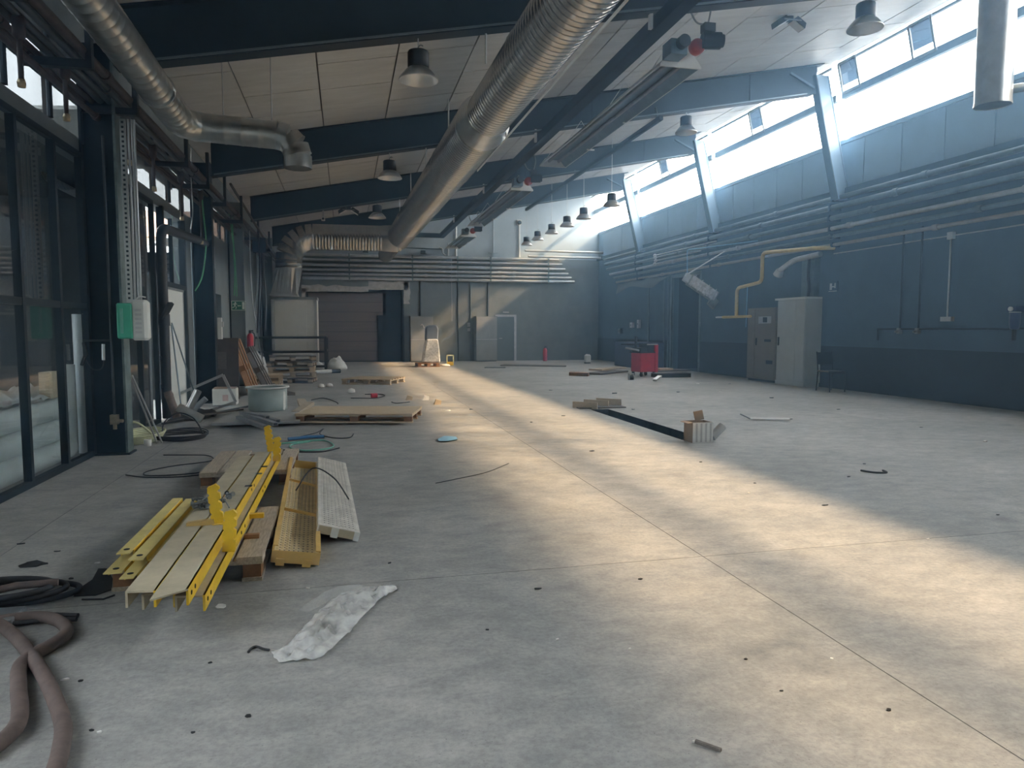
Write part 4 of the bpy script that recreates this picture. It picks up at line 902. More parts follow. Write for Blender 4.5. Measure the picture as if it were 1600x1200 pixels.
sc_pts = [(-1.87, 4.84, 0.000), (-1.91, 4.82, 0.000), (-1.86, 5.10, 0.000), (-1.53, 4.79, 0.000), (-2.17, 5.34, 0.000), (-1.58, 4.51, 0.000), (-1.61, 4.26, 0.000), (-0.66, 3.86, 0.000), (-0.22, 4.48, 0.000), (-0.31, 4.65, 0.000), (-1.36, 3.73, 0.000), (-1.09, 3.16, 0.000), (-1.16, 3.19, 0.000), (-0.60, 3.21, 0.000), (-0.92, 2.75, 0.000), (-0.89, 2.73, 0.000), (-0.38, 2.72, 0.000), (-0.56, 2.65, 0.000), (-0.23, 4.04, 0.000), (0.64, 3.27, 0.000), (1.02, 3.74, 0.000), (0.94, 3.09, 0.000), (1.64, 3.75, 0.000), (3.75, 7.00, 0.000), (5.19, 6.09, 0.000), (6.96, 10.05, 0.000), (1.69, 2.71, 0.000), (2.06, 2.63, 0.000), (1.99, 2.21, 0.000), (1.68, 2.43, 0.000), (1.23, 2.92, 0.000), (3.73, 5.91, 0.000), (3.82, 5.02, 0.000), (3.90, 4.04, 0.000), (4.94, 4.45, 0.000), (8.25, 8.76, 0.000), (8.02, 7.46, 0.000), (5.03, 11.91, 0.000), (7.41, 14.95, 0.000), (8.43, 14.88, 0.000), (8.70, 13.25, 0.000), (8.63, 11.07, 0.000), (1.75, 12.47, 0.000), (2.79, 10.62, 0.000), (2.83, 7.93, 0.000), (2.28, 18.69, 0.000), (2.17, 12.57, 0.000), (4.70, 16.11, 0.000), (9.03, 17.11, 0.000), (9.86, 16.92, 0.000), (5.41, 6.50, 0.000), (3.46, 5.57, 0.000), (5.86, 14.98, 0.000), (3.52, 11.29, 0.000), (1.17, 2.19, 0.000), (4.79, 5.96, 0.000), (0.04, 3.60, 0.000), (0.61, 7.26, 0.000), (-0.15, 7.12, 0.000), (0.24, 4.37, 0.000)]
for k, p in enumerate(sc_pts):
    if k == 7: scrap(0, 0, .045, m_scrapw, 'white bent paper chip in front of the yellow beam ends', None, p[0], p[1]); continue
    if k < 2: scrap(0, 0, .07, m_scrapd, ['larger black crumpled rag piece on the floor at the left, before the glass partition', 'smaller black rag piece touching the larger one on the left floor'][k], 'black rag pieces left of the beams', p[0], p[1]); continue
    w_ = k % 3 == 0
    scrap(0, 0, min(.05, .0035*p[1]+.002)*(1 if k % 4 else 1.6), m_scrapw if w_ else m_scrapd, ('small white scrap lying loose on the concrete floor' if w_ else 'small dark scrap lying loose on the concrete floor'), 'small '+('white' if w_ else 'dark')+' scraps on the floor', p[0], p[1])
solo('thin_wire', MB().tube(spl([(0.80, 6.58, 0.004), (1.03, 6.73, 0.004), (1.36, 6.97, 0.004), (1.69, 7.39, 0.004)], 4), .004, 5), m_rubber, 'long thin dark wire lying in the middle of the floor', 'wire')
solo('splinter', MB().bar(*[(1.17, 2.18, 0.008), (1.23, 2.11, 0.008)], .012, .01), m_woodg, 'thin dark splinter at the bottom of the picture', 'splinter')
solo('blue_rag', MB().add([(1.14, 9.15, 0.020), (1.26, 9.41, 0.020), (1.41, 9.32, 0.020), (1.40, 9.09, 0.020), (1.25, 8.96, 0.020), (1.14, 8.99, 0.020)]+[(1.15, 9.28, 0.000), (1.28, 9.54, 0.000), (1.42, 9.45, 0.000), (1.42, 9.22, 0.000), (1.27, 9.09, 0.000), (1.16, 9.12, 0.000)], [tuple(range(6)), tuple(range(11, 5, -1))]+[(i, i+6, (i+1) % 6+6, (i+1) % 6) for i in range(6)]), m_bluep, 'light blue crumpled plastic on the floor past the pallets', 'rag')
cw = MB(); cw.tube(spl([(-2.06, 8.76, 0.008), (-1.74, 8.69, 0.008), (-1.55, 8.60, 0.008), (-1.45, 8.33, 0.008), (-1.53, 8.19, 0.008), (-1.80, 8.03, 0.008), (-1.98, 7.80, 0.008), (-1.97, 7.60, 0.008), (-1.81, 7.53, 0.008), (-1.52, 7.56, 0.008), (-1.42, 7.67, 0.008)], 5), .006, 6)
solo('thin_cable', cw, m_rubber, 'thin dark cable looped on the floor behind the yellow beams', 'cable')
solo('thin_cable', MB().tube(spl([(-2.15, 7.65, 0.006), (-1.91, 7.47, 0.006), (-1.61, 7.43, 0.006), (-1.44, 7.48, 0.006)], 5), .006, 6), m_rubber, 'thin dark cable lying straight left of the far pallet', 'cable')
solo('teal_hose', MB().tube(spl([(-0.89, 9.27, 0.010), (-0.58, 9.40, 0.010), (-0.31, 9.45, 0.010), (-0.18, 9.10, 0.010), (-0.21, 8.81, 0.010), (-0.47, 8.69, 0.010), (-0.67, 8.92, 0.010), (-0.67, 9.21, 0.010), (-0.47, 9.38, 0.010)], 6), .010, 7), m_teal, 'teal green hose looped on the floor past the yellow beams', 'hose')
solo('blue_tube', MB().tube([(-0.75, 9.53, 0.030), (-0.52, 9.64, 0.030), (-0.30, 9.65, 0.030)], .022, 8), m_blue, 'short blue tube on the teal hose', 'tube')
solo('black_cable', MB().tube(spl([(-0.82, 8.96, 0.010), (-0.65, 8.68, 0.010), (-0.32, 8.56, 0.010), (-0.10, 8.79, 0.010)], 5), .008, 6), m_rubber, 'black cable in front of the teal hose', 'cable')
solo('black_cable', MB().tube(spl([(-0.61, 9.86, 0.010), (-0.42, 10.18, 0.010), (-0.34, 10.55, 0.010), (-0.37, 10.04, 0.010), (-0.19, 9.64, 0.010), (0.02, 9.60, 0.010), (0.08, 9.94, 0.010)], 5), .007, 6), m_rubber, 'black cable knotted behind the teal hose before the long pallet', 'cable')
# ------------------------------------------------------------------ debris heap by the second post
tb = thing('steel_tub', 'large grey green tub with flaking white paint in the debris heap', 'tub', (-1.30, 12.55, .09))
part(tb, 'wall', MB().lathe([(.30, 0), (.31, .01), (.315, .38), (.305, .38), (.30, .02), (0, .02)], 40), m_tub)
part(tb, 'rim', MB().lathe([(.305, .365), (.35, .375), (.355, .39), (.345, .40), (.30, .39)], 40), m_white)
fp = MB(); rr = random.Random(3)
P = [(-.62, .02), (-.5, .0), (-.38, .06), (-.40, .16), (-.36, .22), (-.42, .30), (-.5, .33), (-.58, .30)]
vs = [(.318*math.cos(a), .318*math.sin(a), z) for a, z in P]
fp.add(vs, [tuple(range(len(vs)))]); o = part(tb, 'flaked_paint', fp, m_tubw); o.modifiers.new('thickness', 'SOLIDIFY').thickness = .003
sp = thing('steel_plate', 'large flat grey steel plate under the tub', 'plate', (-1.25, 11.9, .05))
part(sp, 'plate', MB().prism([(-1.93, 10.98), (-.70, 10.95), (-.62, 12.9), (-1.80, 13.0)], .05, .085, 'xy'), m_sheet, True)
part(sp, 'under_batten', MB().box(-1.85, -.72, 11.3, 11.4, 0, .05), m_woodg, True); part(sp, 'under_batten', MB().box(-1.75, -.72, 12.5, 12.6, 0, .05), m_woodg, True)
for i, (a, c) in enumerate((([(-1.60, 11.32, 0.120), (-1.07, 10.05, 0.120)]), ([(-1.49, 11.28, 0.160), (-0.95, 10.05, 0.160)]), ([(-1.56, 11.38, 0.180), (-1.12, 10.71, 0.180)]), ([(-1.42, 11.52, 0.130), (-0.97, 10.63, 0.130)]))):
    t = thing('metal_profile', ['nearest', 'second', 'shortest', 'rearmost'][i]+' grey metal profile lying on the steel plate before the tub', 'profile', (a[0], a[1], min(a[2], c[2])-.03), 0, 'metal profiles on the steel plate')
    a, c = Vector(a), Vector(c)
    part(t, 'profile', MB().bar(a, c, .075, .05), m_prof, True); part(t, 'hollow_end', MB().bar(c, c+(c-a).normalized()*.003, .05, .03), m_void, True)
uf = thing('steel_angle', 'bent open rectangular metal frame propped on the debris heap', 'frame', (-2.5, 13.2, 0))
fp = [(-3.17, 13.20, 0.18), (-2.10, 13.20, 0.65), (-1.90, 13.20, 0.17), (-2.71, 13.20, -0.08)]
for a, c in zip(fp[:-1], fp[1:]): part(uf, 'tube', MB().bar(a, c, .045, .045, (0, 1, 0)), m_pipew, True)
solo('dark_strip', MB().bar(*[(-2.70, 11.52, 0.030), (-1.74, 13.86, 0.030)], .05, .03), m_black, 'long dark metal strip on the floor before the silver pipes', 'strip')
solo('wooden_lath', MB().bar(*[(-2.37, 11.91, 0.090), (-1.73, 12.67, 0.090)], .08, .02), m_woodg, 'greyish wooden lath lying across the dark strip', 'board')
for i, (pa, r, m, l) in enumerate((([(-2.66, 11.70, 0.50), (-2.54, 11.70, 0.10)], .06, m_rustp, 'brown open-ended pipe standing up from the debris heap'), ([(-2.49, 11.55, 0.27), (-2.15, 11.55, 0.08)], .065, m_galv, 'silver pipe lying down to the right in the debris heap'),
        ([(-2.48, 12.20, 0.14), (-2.32, 12.20, 0.47)], .06, m_galv, 'silver pipe standing tilted behind the others in the debris heap'), ([(-2.48, 12.50, 0.11), (-2.26, 12.50, 0.31)], .045, m_pipew, 'thin grey pipe behind the silver ones in the debris heap'))):
    a, c = Vector(pa[0]), Vector(pa[1]); t = thing('pipe_piece', l, 'pipe', (min(a.x, c.x), a.y, min(a.z, c.z)-r), 0, 'pipe pieces in the debris heap')
    part(t, 'pipe', MB().tube([a, c], r, 16, False).tube([a.lerp(c, .02), c], r*.9, 16, True), m, True); part(t, 'collar', MB().cyl(a.lerp(c, .1), a.lerp(c, .2), r+.006, n=16), m, True)
sheet('black_sack', [(-2.75, 11.9, 0), (-2.7, 12.6, 0), (-2.6, 13.2, 0)], [(-2.25, 12.0, 0), (-2.1, 12.6, 0), (-2.15, 13.0, 0)], 1, .10, m_rubber, 'crumpled black plastic sack under the brown pipe', 'bag', 18, 12, 3)
wbx = thing('carton', 'white carton with a faded red print by the leaning pallets', 'box', (-2.24, 14.3, .02))
part(wbx, 'carton', MB().box(-.21, .21, -.15, .15, 0, .31), m_white, bev=.006); part(wbx, 'faded_print', MB().box(-.03, .07, -.154, -.15, .08, .2), M('faded_red_print', (.55, .42, .42), .7)); part(wbx, 'flap', MB().bar((0, -.14, .315), (.0, .13, .325), .40, .008), m_card)
wf = thing('partition_door', 'tall white green panel door standing in the left wall opening', 'panel', (LX, 13.15, 0))
part(wf, 'panel', MB().box(-.02, .03, -.62, .64, .02, 2.12), m_white); part(wf, 'top_rail', MB().box(-.03, .04, -.64, .66, 2.10, 2.15), m_grey); part(wf, 'edge_strip', MB().box(.03, .036, .60, .64, .02, 2.1).box(.03, .036, -.62, -.58, .02, 2.1), m_pipew)
for i, (a, c, l) in enumerate((((-2.60, 12.35, 0), (-2.79, 12.7, 1.52), 'thin dark rod leaning steeply on the white panel, left of two'), ((-2.50, 13.3, 0), (-2.79, 12.72, 1.55), 'thin dark rod leaning on the white panel, right of two'))):
    solo('rod', MB().cyl(a, c, .012, n=8), m_pipeg, l, 'rod', 'rods leaning on the white panel')
for i, (a, c, l) in enumerate((((-2.36, 9.75, 0), (-2.52, 9.25, .93), 'bright metal rod leaning on the nearest post, front of two'), ((-2.31, 9.78, 0), (-2.49, 9.26, .90), 'bright metal rod leaning on the nearest post, rear of two'))):
    solo('rod', MB().cyl(a, c, .011, n=8), m_pipew, l, 'rods leaning on the nearest post')
co_ = MB()
for k in range(6): co_.tube(spl([(-2.16+(.30+.015*(k % 3))*math.cos(a), 10.15+(.34+.02*k)*math.sin(a), .012+.011*k+.01*math.sin(2*a+k)) for a in [i*.5236 for i in range(12)]], 3, True), .009, 6, closed=True)
co_.tube(spl([(-2.38, 10.1, .06), (-2.36, 10.15, .22), (-2.20, 10.2, .33), (-2.0, 10.15, .26), (-1.88, 10.1, .07)], 6), .009, 6)
solo('cable_coil', co_, m_rubber, 'coil of black cable with one loop standing up beside the nearest post', 'cable')
ph = MB()
for k in range(5): ph.tube(spl([(-2.62+(.22+.012*k)*math.cos(a), 10.05+(.4+.02*k)*math.sin(a), .015+.022*k) for a in [i*.5236 for i in range(12)]], 3, True), .014, 7, closed=True)
ph.tube(spl([(-2.8, 9.8, .1), (-2.62, 9.75, .28), (-2.45, 9.9, .1)], 5), .014, 7)
solo('hose_coil', ph, m_pgreen, 'coil of pale yellow hose behind the nearest post', 'hose')
solo('paper_cup', MB().lathe([(0, 0), (.04, 0), (.045, .08), (.04, .08), (.035, .01)], 16, (-2.42, 9.55, 0)), m_scrapw, 'small white cup on the floor beside the nearest post', 'cup')
for i, (pa, l) in enumerate((([(-0.83, 12.19, 0.120), (-0.62, 14.16, 0.120)], 'splintered wooden offcut right of the tub'), ([(-0.72, 12.79, 0.140), (-0.81, 16.07, 0.140)], 'upright wooden offcut right of the tub'), ([(-1.43, 14.56, 0.100), (-1.40, 16.69, 0.100)], 'bent dark board behind the tub'), ([(-1.59, 16.98, 0.050), (-1.13, 15.59, 0.050)], 'thin dark lath behind the tub'))):
    a, c = Vector(pa[0]), Vector(pa[1]); c.y = min(c.y, a.y+.6)
    solo('offcut', MB().bar((a.x, a.y, .06), (c.x, c.y, .16 if i < 2 else .08), .14, .06), m_wood if i < 2 else m_woodg, l, 'offcut', 'wooden offcuts round the tub')
solo('cable', MB().tube(spl([(-0.70, 14.92, 0.010), (-0.48, 15.29, 0.010), (-0.21, 14.42, 0.010), (-0.17, 14.04, 0.010)], 4), .008, 5), m_rubber, 'thin cable arching on the floor right of the offcuts', 'cable')
# small things on the sunny floor
for k, (x, y, l, m) in enumerate(((1.24, 14.57, 'tan wooden block on the sunlit floor, left of three', m_wood), (1.57, 14.5, 'white crumpled lump on the sunlit floor, middle of three', m_scrapw), (1.70, 13.6, 'pale wooden block on the sunlit floor, right of three', m_woodp))):
    solo('floor_block', MB().prism([(x-.07, 0), (x+.06, 0), (x+.07, .07), (x-.03, .10)], y-.05, y+.06), m, l, 'block', 'three blocks on the sunlit floor')
solo('red_cap', MB().cyl((.50, 15.17, .05), (.62, 15.2, .05), .05, n=12), m_red, 'small red cap beside the thin wires on the floor', 'cap')
solo('wire', MB().tube(spl([(0.08, 15.16, 0.010), (0.36, 15.09, 0.010), (0.56, 15.04, 0.010), (0.78, 15.43, 0.010), (0.75, 15.90, 0.010), (0.39, 15.98, 0.010)], 4), .008, 5), m_rubber, 'thin dark wire bent on the floor around the red cap', 'wire')
solo('wire', MB().tube(spl([(0.86, 14.17, 0.010), (0.94, 13.90, 0.010), (1.21, 14.09, 0.010)], 4), .008, 5), m_rubber, 'thin dark wire left of the tan wooden block', 'wire')
solo('white_lump', MB().lathe([(0, 0), (.09, .02), (.08, .09), (0, .12)], 9, (.10, 16.4, 0)), m_scrapw, 'white crumpled lump behind the red cap', 'scrap')
# pit boards and carton
for k, (a, c, l) in enumerate((((4.05, 12.42), (4.42, 12.12), 'nearest of the three short boards on edge at the far end of the pit'), ((4.38, 12.75), (4.74, 12.40), 'middle of the three short boards on edge at the far end of the pit'), ((4.70, 12.95), (5.08, 12.62), 'farthest of the three short boards on edge at the far end of the pit'))):
    solo('short_board', MB().bar((a[0], a[1], .06), (c[0], c[1], .06), .03, .12), m_wood, l, 'board', 'three boards at the end of the pit')
solo('flat_board', MB().bar((4.1, 12.35, .012), (5.0, 12.35, .012), .35, .02), m_woodg, 'flat board lying under the three short boards', 'board')
cx = thing('carton', 'white printed carton with a raised brown flap standing at the near end of the pit', 'box', (4.42, 8.33, 0))
for x0, x1, y0, y1, m in ((-.14, .14, -.125, -.12, m_cardw), (-.14, -.135, -.12, .12, m_card), (.135, .14, -.12, .12, m_card), (-.14, .14, .12, .125, m_card)): part(cx, 'side', MB().box(x0, x1, y0, y1, 0, .26), m)
part(cx, 'base', MB().box(-.135, .135, -.12, .12, .0, .01), m_card)
for k in range(4): part(cx, 'grey_stripe', MB().box(-.10+.065*k, -.075+.065*k, -.127, -.125, .01, .25), m_cardg)
part(cx, 'flap', MB().bar((.08, .12, .26), (.06, .14, .38), .13, .006, (0, 1, 0)), m_card); part(cx, 'flap', MB().bar((-.14, 0, .26), (-.20, 0, .25), .22, .005), m_card)
tp = thing('tube_offcut', 'grey tube offcut leaning right of the printed carton', 'tube', (4.66, 8.3, 0)); part(tp, 'tube', MB().cyl((-.06, 0, .05), (.10, .02, .19), .055, n=16), m_cardg); part(tp, 'cut_end', MB().cyl((.10, .02, .19), (.104, .0205, .194), .045, n=16), m_void)
t = thing('folded_strip', 'pale folded cardboard strip alone on the right part of the floor', 'strip', (6.5, 10.0, 0)); part(t, 'strip', MB().bar((-.22, .12, .02), (.3, -.15, .03), .08, .02), m_cardw); part(t, 'dark_fold', MB().bar((-.22, .12, .02), (-.34, .22, .09), .07, .015), m_grey)
solo('black_wire', MB().tube(spl([(5.10, 6.17, 0.010), (5.16, 6.05, 0.010), (5.28, 6.02, 0.010), (5.32, 6.12, 0.010)], 4), .01, 5), m_rubber, 'short black wire on the right part of the floor', 'wire')
# ------------------------------------------------------------------ far left: ventilation cabinet, railing, bags
t = thing('ventilation_cabinet', 'pale ventilation cabinet behind the dark railing, under the cross duct', 'cabinet', (-1.68, 25.6, 0))
part(t, 'body', MB().box(-.74, .74, -.42, .9, .08, 2.46), m_ahu); part(t, 'front_panel', MB().box(-.64, .40, -.435, -.42, .14, 2.40), m_ahu, bev=.01); part(t, 'side_panel', MB().box(.41, .63, -.432, -.42, .14, 2.40), m_ahu)
for x in (-.70, .70): part(t, 'corner_post', MB().box(x-.04, x+.04, -.44, -.42, .06, 2.48), m_galv)
part(t, 'top_frame', MB().box(-.76, .76, -.45, .92, 2.44, 2.53), m_grey); part(t, 'base_frame', MB().box(-.74, .74, -.44, .9, 0, .1), m_grey)
part(t, 'latch', MB().box(.68, .72, -.46, -.44, 1.25, 1.4), m_white)
t = thing('railing', 'dark tube railing in front of the pale ventilation cabinet', 'railing', (-1.8, 24.35, 0))
for z in (1.17, .70, .22): part(t, 'rail', MB().tube(corner([(-1.15, 0, z), (1.14, 0, z), (1.14, 1.9, z)], .06), .04, 10), m_black)
for x, y in ((-1.1, 0), (1.14, .02), (1.14, 1.85)): part(t, 'post', MB().box(x-.045, x+.045, y-.045, y+.045, 0, 1.2), m_black)
part(t, 'kick_plate', MB().box(-1.1, 1.12, -.03, .0, .0, .12), m_black)
def blob(name, c, s_, mat, label, cat, seed=0, amp=.25):
    mb = MB(); n = 14; m = 9; vs = []
    for i in range(m+1):
        th = math.pi*.5*i/m
        for k in range(n):
            a = 2*math.pi*k/n; d = Vector((math.cos(a)*math.cos(th), math.sin(a)*math.cos(th), math.sin(th)))
            q = 1+amp*mnoise.noise(d*2.2+Vector((seed, 0, 0)))+amp*.6*mnoise.noise(d*5+Vector((0, seed, 0)))
            vs.append((c[0]+d.x*s_[0]*q, c[1]+d.y*s_[1]*q, c[2]+d.z*s_[2]*q))
    mb.add(vs, [(i*n+k, i*n+(k+1) % n, (i+1)*n+(k+1) % n, (i+1)*n+k) for i in range(m) for k in range(n)]+[tuple(range(n))[::-1]], True)
    return solo(name, mb, mat, label, cat)
blob('plastic_sack', (-2.55, 21.6, 0), (.36, .3, .72), m_sack, 'white bulging plastic sack left of the stacked pallets', 'bag', 3)
blob('plastic_sack', (-.32, 26.2, 0), (.36, .3, .42), m_sack, 'crumpled clear plastic heap right of the railing', 'bag', 8)
blob('plastic_sack', (-.95, 25.0, .02), (.26, .2, .3), m_sack, 'small white plastic bundle behind the railing post', 'bag', 5)
t = thing('packing_tube', 'long white tube with a black end lying before the railing', 'tube', (-.6, 23.9, 0)); part(t, 'tube', MB().cyl((-.45, -.2, .07), (.12, .05, .07), .065, n=12), m_white); part(t, 'black_end', MB().cyl((.12, .05, .07), (.40, .17, .07), .068, n=12), m_black)
for i, (x, y0, y1) in enumerate(((-.62, 18.2, 18.25), (-.42, 18.3, 18.35))):
    solo('scrap', MB().lathe([(0, 0), (.09, .01), (.07, .08), (0, .1)], 8, (x, y0, 0)), m_scrapw, ['left', 'right'][i]+' one of two white plastic scraps left of the lone slatted pallet', 'scrap', 'white scraps by the slatted pallet')
# ------------------------------------------------------------------ back wall furniture
def locker(x0, x1, label, handle):
    t = thing('metal_locker', label, 'locker', ((x0+x1)/2, BY-.55, 0)); w = (x1-x0)/2
    part(t, 'body', MB().box(-w, w, 0, .55, .03, 2.02), m_wallg)
    part(t, 'door', MB().box(-w+.02, w-.02, -.02, 0, .06, .97), m_cabg); u = part(t, 'door', MB().box(-w+.02, w-.02, -.02, 0, 1.0, 1.99), m_cabg)
    part(t, 'plinth', MB().box(-w+.03, w-.03, .03, .5, 0, .03), m_dado)
    part(t, 'divider', MB().box(-w, w, -.025, 0, .97, 1.0), m_pipew)
    if handle: part(t, 'handle', MB().tube([(-.05, -.02, 1.60), (-.02, -.09, 1.66), (.03, -.09, 1.62), (.09, -.02, 1.50)], .018, 6), m_scrapw, label='white bracket handle')
m_cabg = M('grey_locker_paint', (.24, .26, .27), .5, 0, .15, 3)
locker(2.75, 3.76, 'grey two-tier metal locker with a white handle right of the big door', True)
locker(5.66, 6.62, 'two-tier metal locker left of the framed door in the back wall', False)
ws = thing('wrapped_seat', 'tall padded seat wrapped in plastic standing on the dark pallet at the back', 'seat', (3.2, 27.5, .146))
sh = MB(); prof = [(-.34, 0), (.34, 0), (.30, .62), (.27, .9), (.30, 1.0), (.30, 1.38), (.24, 1.47), (-.12, 1.48), (-.22, 1.38), (-.25, 1.0), (-.22, .9)]
part(ws, 'wrap_base', MB().prism([(-.36, .01), (.34, .01), (.30, .55), (.25, .92), (-.20, .92), (-.27, .55)], -.28, .28), f_wrap, bev=.05)
part(ws, 'seat_frame', MB().prism([(-.27, .02), (.26, .02), (.2, .8), (-.15, .8)], -.2, .2), m_fabric)
part(ws, 'backrest', MB().prism([(-.23, .85), (.27, .85), (.29, 1.32), (.22, 1.46), (-.10, 1.46), (-.21, 1.36)], -.16, .16), m_fabric, bev=.05)
t = thing('small_frame', 'small upright frame with a yellow foot near the wrapped seat', 'frame', (4.05, 28.2, 0)); part(t, 'frame', MB().box(-.15, -.11, -.02, .02, 0, .42).box(.11, .15, -.02, .02, 0, .42).box(-.15, .15, -.02, .02, .38, .42), m_pgreen); part(t, 'foot', MB().box(-.12, .12, -.03, .03, 0, .14), m_yel)
solo('plastic_scrap', MB().lathe([(0, 0), (.22, .01), (.18, .07), (0, .09)], 9, (3.75, 27.6, 0)), m_scrapw, 'white plastic scrap beside the dark pallet at the back', 'scrap')
solo('flat_sheet', MB().prism([(5.0, 25.9), (5.75, 25.7), (5.85, 26.4), (5.2, 26.7)], .0, .04, 'xy'), m_grey, 'low grey flattened sheets lying before the second locker', 'sheet')
solo('flat_sheet', MB().prism([(5.9, 27.3), (8.2, 26.0), (8.4, 26.6), (6.3, 28.2)], .0, .035, 'xy'), m_woodg, 'long dark sheet lying flat before the framed door', 'sheet')
solo('board_piece', MB().prism([(6.75, 21.1), (7.2, 20.6), (7.35, 20.9), (6.95, 21.6)], .0, .10, 'xy'), m_woodb, 'dark brown board piece on the floor past the framed door', 'board')
def ext(loc, label, s_=1.):
    t = thing('fire_extinguisher', label, 'extinguisher', loc)
    part(t, 'cylinder', MB().lathe([(0, 0), (.075*s_, .01), (.08*s_, .03), (.08*s_, .40*s_), (.06*s_, .46*s_), (.03*s_, .49*s_), (0, .49*s_)], 18), m_red); part(t, 'valve', MB().box(-.03, .03, -.02, .02, .48*s_, .54*s_).box(-.03, .08, -.012, .012, .54*s_, .57*s_), m_black); part(t, 'hose', MB().tube(spl([(.04, 0, .52*s_), (.11, 0, .45*s_), (.10, 0, .15*s_)], 5), .012, 6), m_rubber)
ext((8.75, 30.9, 0), 'dark red fire extinguisher standing before the back wall', 1.2)
ext((-2.38, 19.25, .85), 'red fire extinguisher hung on the post with the exit sign', 1.)
part_ = None
for i, (x, z0) in enumerate(((3.24, 2.02), (4.92, 0), (5.5, 0), (6.30, 2.02))):
    solo('conduit', MB().cyl((x, BY-.03, z0), (x, BY-.03, 3.55), .03, n=8), m_dado if i != 2 else m_pipeg, ['dark conduit rising from the grey locker with the white handle', 'dark conduit down the back wall right of the wrapped seat', 'grey conduit down the back wall between seat and second locker', 'dark conduit rising from the second locker'][i], 'conduit')
solo('door_plate', MB().box(7.0, 7.28, BY-.02, BY, 2.18, 2.24), m_frame, 'small pale plate above the framed door', 'plate', bev=.005)
t = thing('switch_box', 'small pale switch pair left of the second locker', 'switch', (5.42, BY-.03, 1.35)); part(t, 'switch', MB().box(-.06, .06, -.03, .03, 0, .14), m_frame); part(t, 'switch', MB().box(-.06, .06, -.03, .03, .2, .38), m_frame)
t = thing('pull_switch', 'white drop conduit with a flat end plate on the upper back wall', 'conduit', (6.55, BY-.06, 4.86)); part(t, 'tube', MB().cyl((0, 0, .03), (0, 0, 1.5), .03, n=8), m_wallup); part(t, 'end_plate', MB().box(-.2, .2, -.05, .05, 0, .04), m_wallup)
t = thing('wall_conduit', 'white conduit with a round sensor on the upper back wall', 'conduit', (7.75, BY-.05, 4.7)); part(t, 'tube', MB().cyl((0, 0, 0), (0, 0, 1.5), .04, n=8), m_white); part(t, 'sensor', MB().cyl((0, -.02, 1.55), (0, -.10, 1.55), .09, n=14), m_black); part(t, 'housing', MB().box(-.1, .1, -.02, .05, 1.45, 1.68), m_white)
t = thing('wall_conduit', 'grey conduit behind the farthest heater on the upper back wall', 'conduit', (4.85, BY-.05, 4.7)); part(t, 'tube', MB().cyl((0, 0, 0), (0, 0, 1.3), .05, n=8), m_pipew); part(t, 'bent_tube', MB().tube(corner([(-.35, 0, 0), (-.35, 0, .55), (-.22, 0, .55), (-.22, 0, .5)], .06), .035, 8), m_pipew); part(t, 'bent_tube', MB().tube(corner([(-.75, 0, .35), (-.6, 0, .3), (-.6, 0, .1), (-.45, 0, 0)], .06), .03, 8), m_pipew)
solo('cord', MB().cyl((4.62, 31.572, 1.8), (4.62, 31.572, 4.7), .012, n=6), m_pipew, 'thin pale cord hanging down the back wall left of the second locker', 'cord')
for i, x in enumerate((.9, 3.4)):
    t = thing('wall_fitting', ['small black fitting on the back wall under the cross duct', 'small dark fitting on the upper back wall right of the large duct'][i], 'fitting', (x, BY-.1, 4.75)); part(t, 'body', MB().box(-.12, .12, -.06, .1, 0, .14), m_black); part(t, 'plate', MB().box(.08, .16, -.08, .1, .02, .18), m_wallup)
solo('level_cable', MB().cyl((2.2, BY-.05, 5.0), (4.2, BY-.05, 4.98), .02, n=6), m_dado, 'dark level cable on the upper back wall behind the large duct', 'cable')
# ------------------------------------------------------------------ right side
gc = thing('tall_cabinet', 'tall light grey two-leaf cabinet against the window side wall', 'cabinet', (11.35, 16.17, 0))
part(gc, 'body', MB().box(-.22, .24, -.58, .58, .10, 2.20), m_cab); part(gc, 'plinth', MB().box(-.22, .22, -.57, .64, 0, .10), m_cab); part(gc, 'top', MB().box(-.25, .24, -.58, .70, 2.20, 2.25), m_white)
dd = part(gc, 'door', MB().box(-.245, -.22, -.20, .57, .12, 2.18), m_cab, bev=.006); part(dd, 'handle', MB().box(-.275, -.245, .46, .50, 1.02, 1.24), m_black)
part(gc, 'door', MB().box(-.245, -.22, -.57, -.215, .12, 2.18), m_cab, bev=.006)
bc = thing('old_cabinet', 'old beige electrical cabinet with dark vents left of the tall grey one', 'cabinet', (11.38, 17.6, 0))
part(bc, 'body', MB().box(-.20, .2, -.68, .68, .06, 2.03), m_cabb); part(bc, 'door', MB().box(-.22, -.2, -.66, .27, .1, 2.0), m_cabb, bev=.006); part(bc, 'door', MB().box(-.215, -.2, .30, .66, .1, 2.0), m_cabb, bev=.006)
part(bc, 'meter_window', MB().box(-.232, -.22, -.5, .1, 1.6, 1.79), m_pipew); part(bc, 'meter', MB().box(-.236, -.232, -.32, -.12, 1.63, 1.77), m_black); part(bc, 'vent', MB().box(-.228, -.22, -.5, -.2, 1.1, 1.17), m_dado); part(bc, 'vent', MB().box(-.228, -.22, -.6, -.3, .5, .6), m_dado); part(bc, 'handle', MB().box(-.24, -.22, .17, .21, 1.0, 1.2), m_black); part(bc, 'base', MB().box(-.17, .18, -.65, .65, 0, .06), m_black)
solo('cable_strip', MB().tube(spl([(11.40, 15.9, 3.2), (11.39, 15.91, 2.8), (11.41, 15.89, 2.5), (11.40, 15.91, 2.25)], 5), .035, 8), m_rubber, 'black ribbed cable dropping into the top of the tall grey cabinet', 'cable')
ch = thing('chair', 'dark metal chair standing against the window side wall right of the tall cabinet', 'chair', (11.0, 14.4, 0))
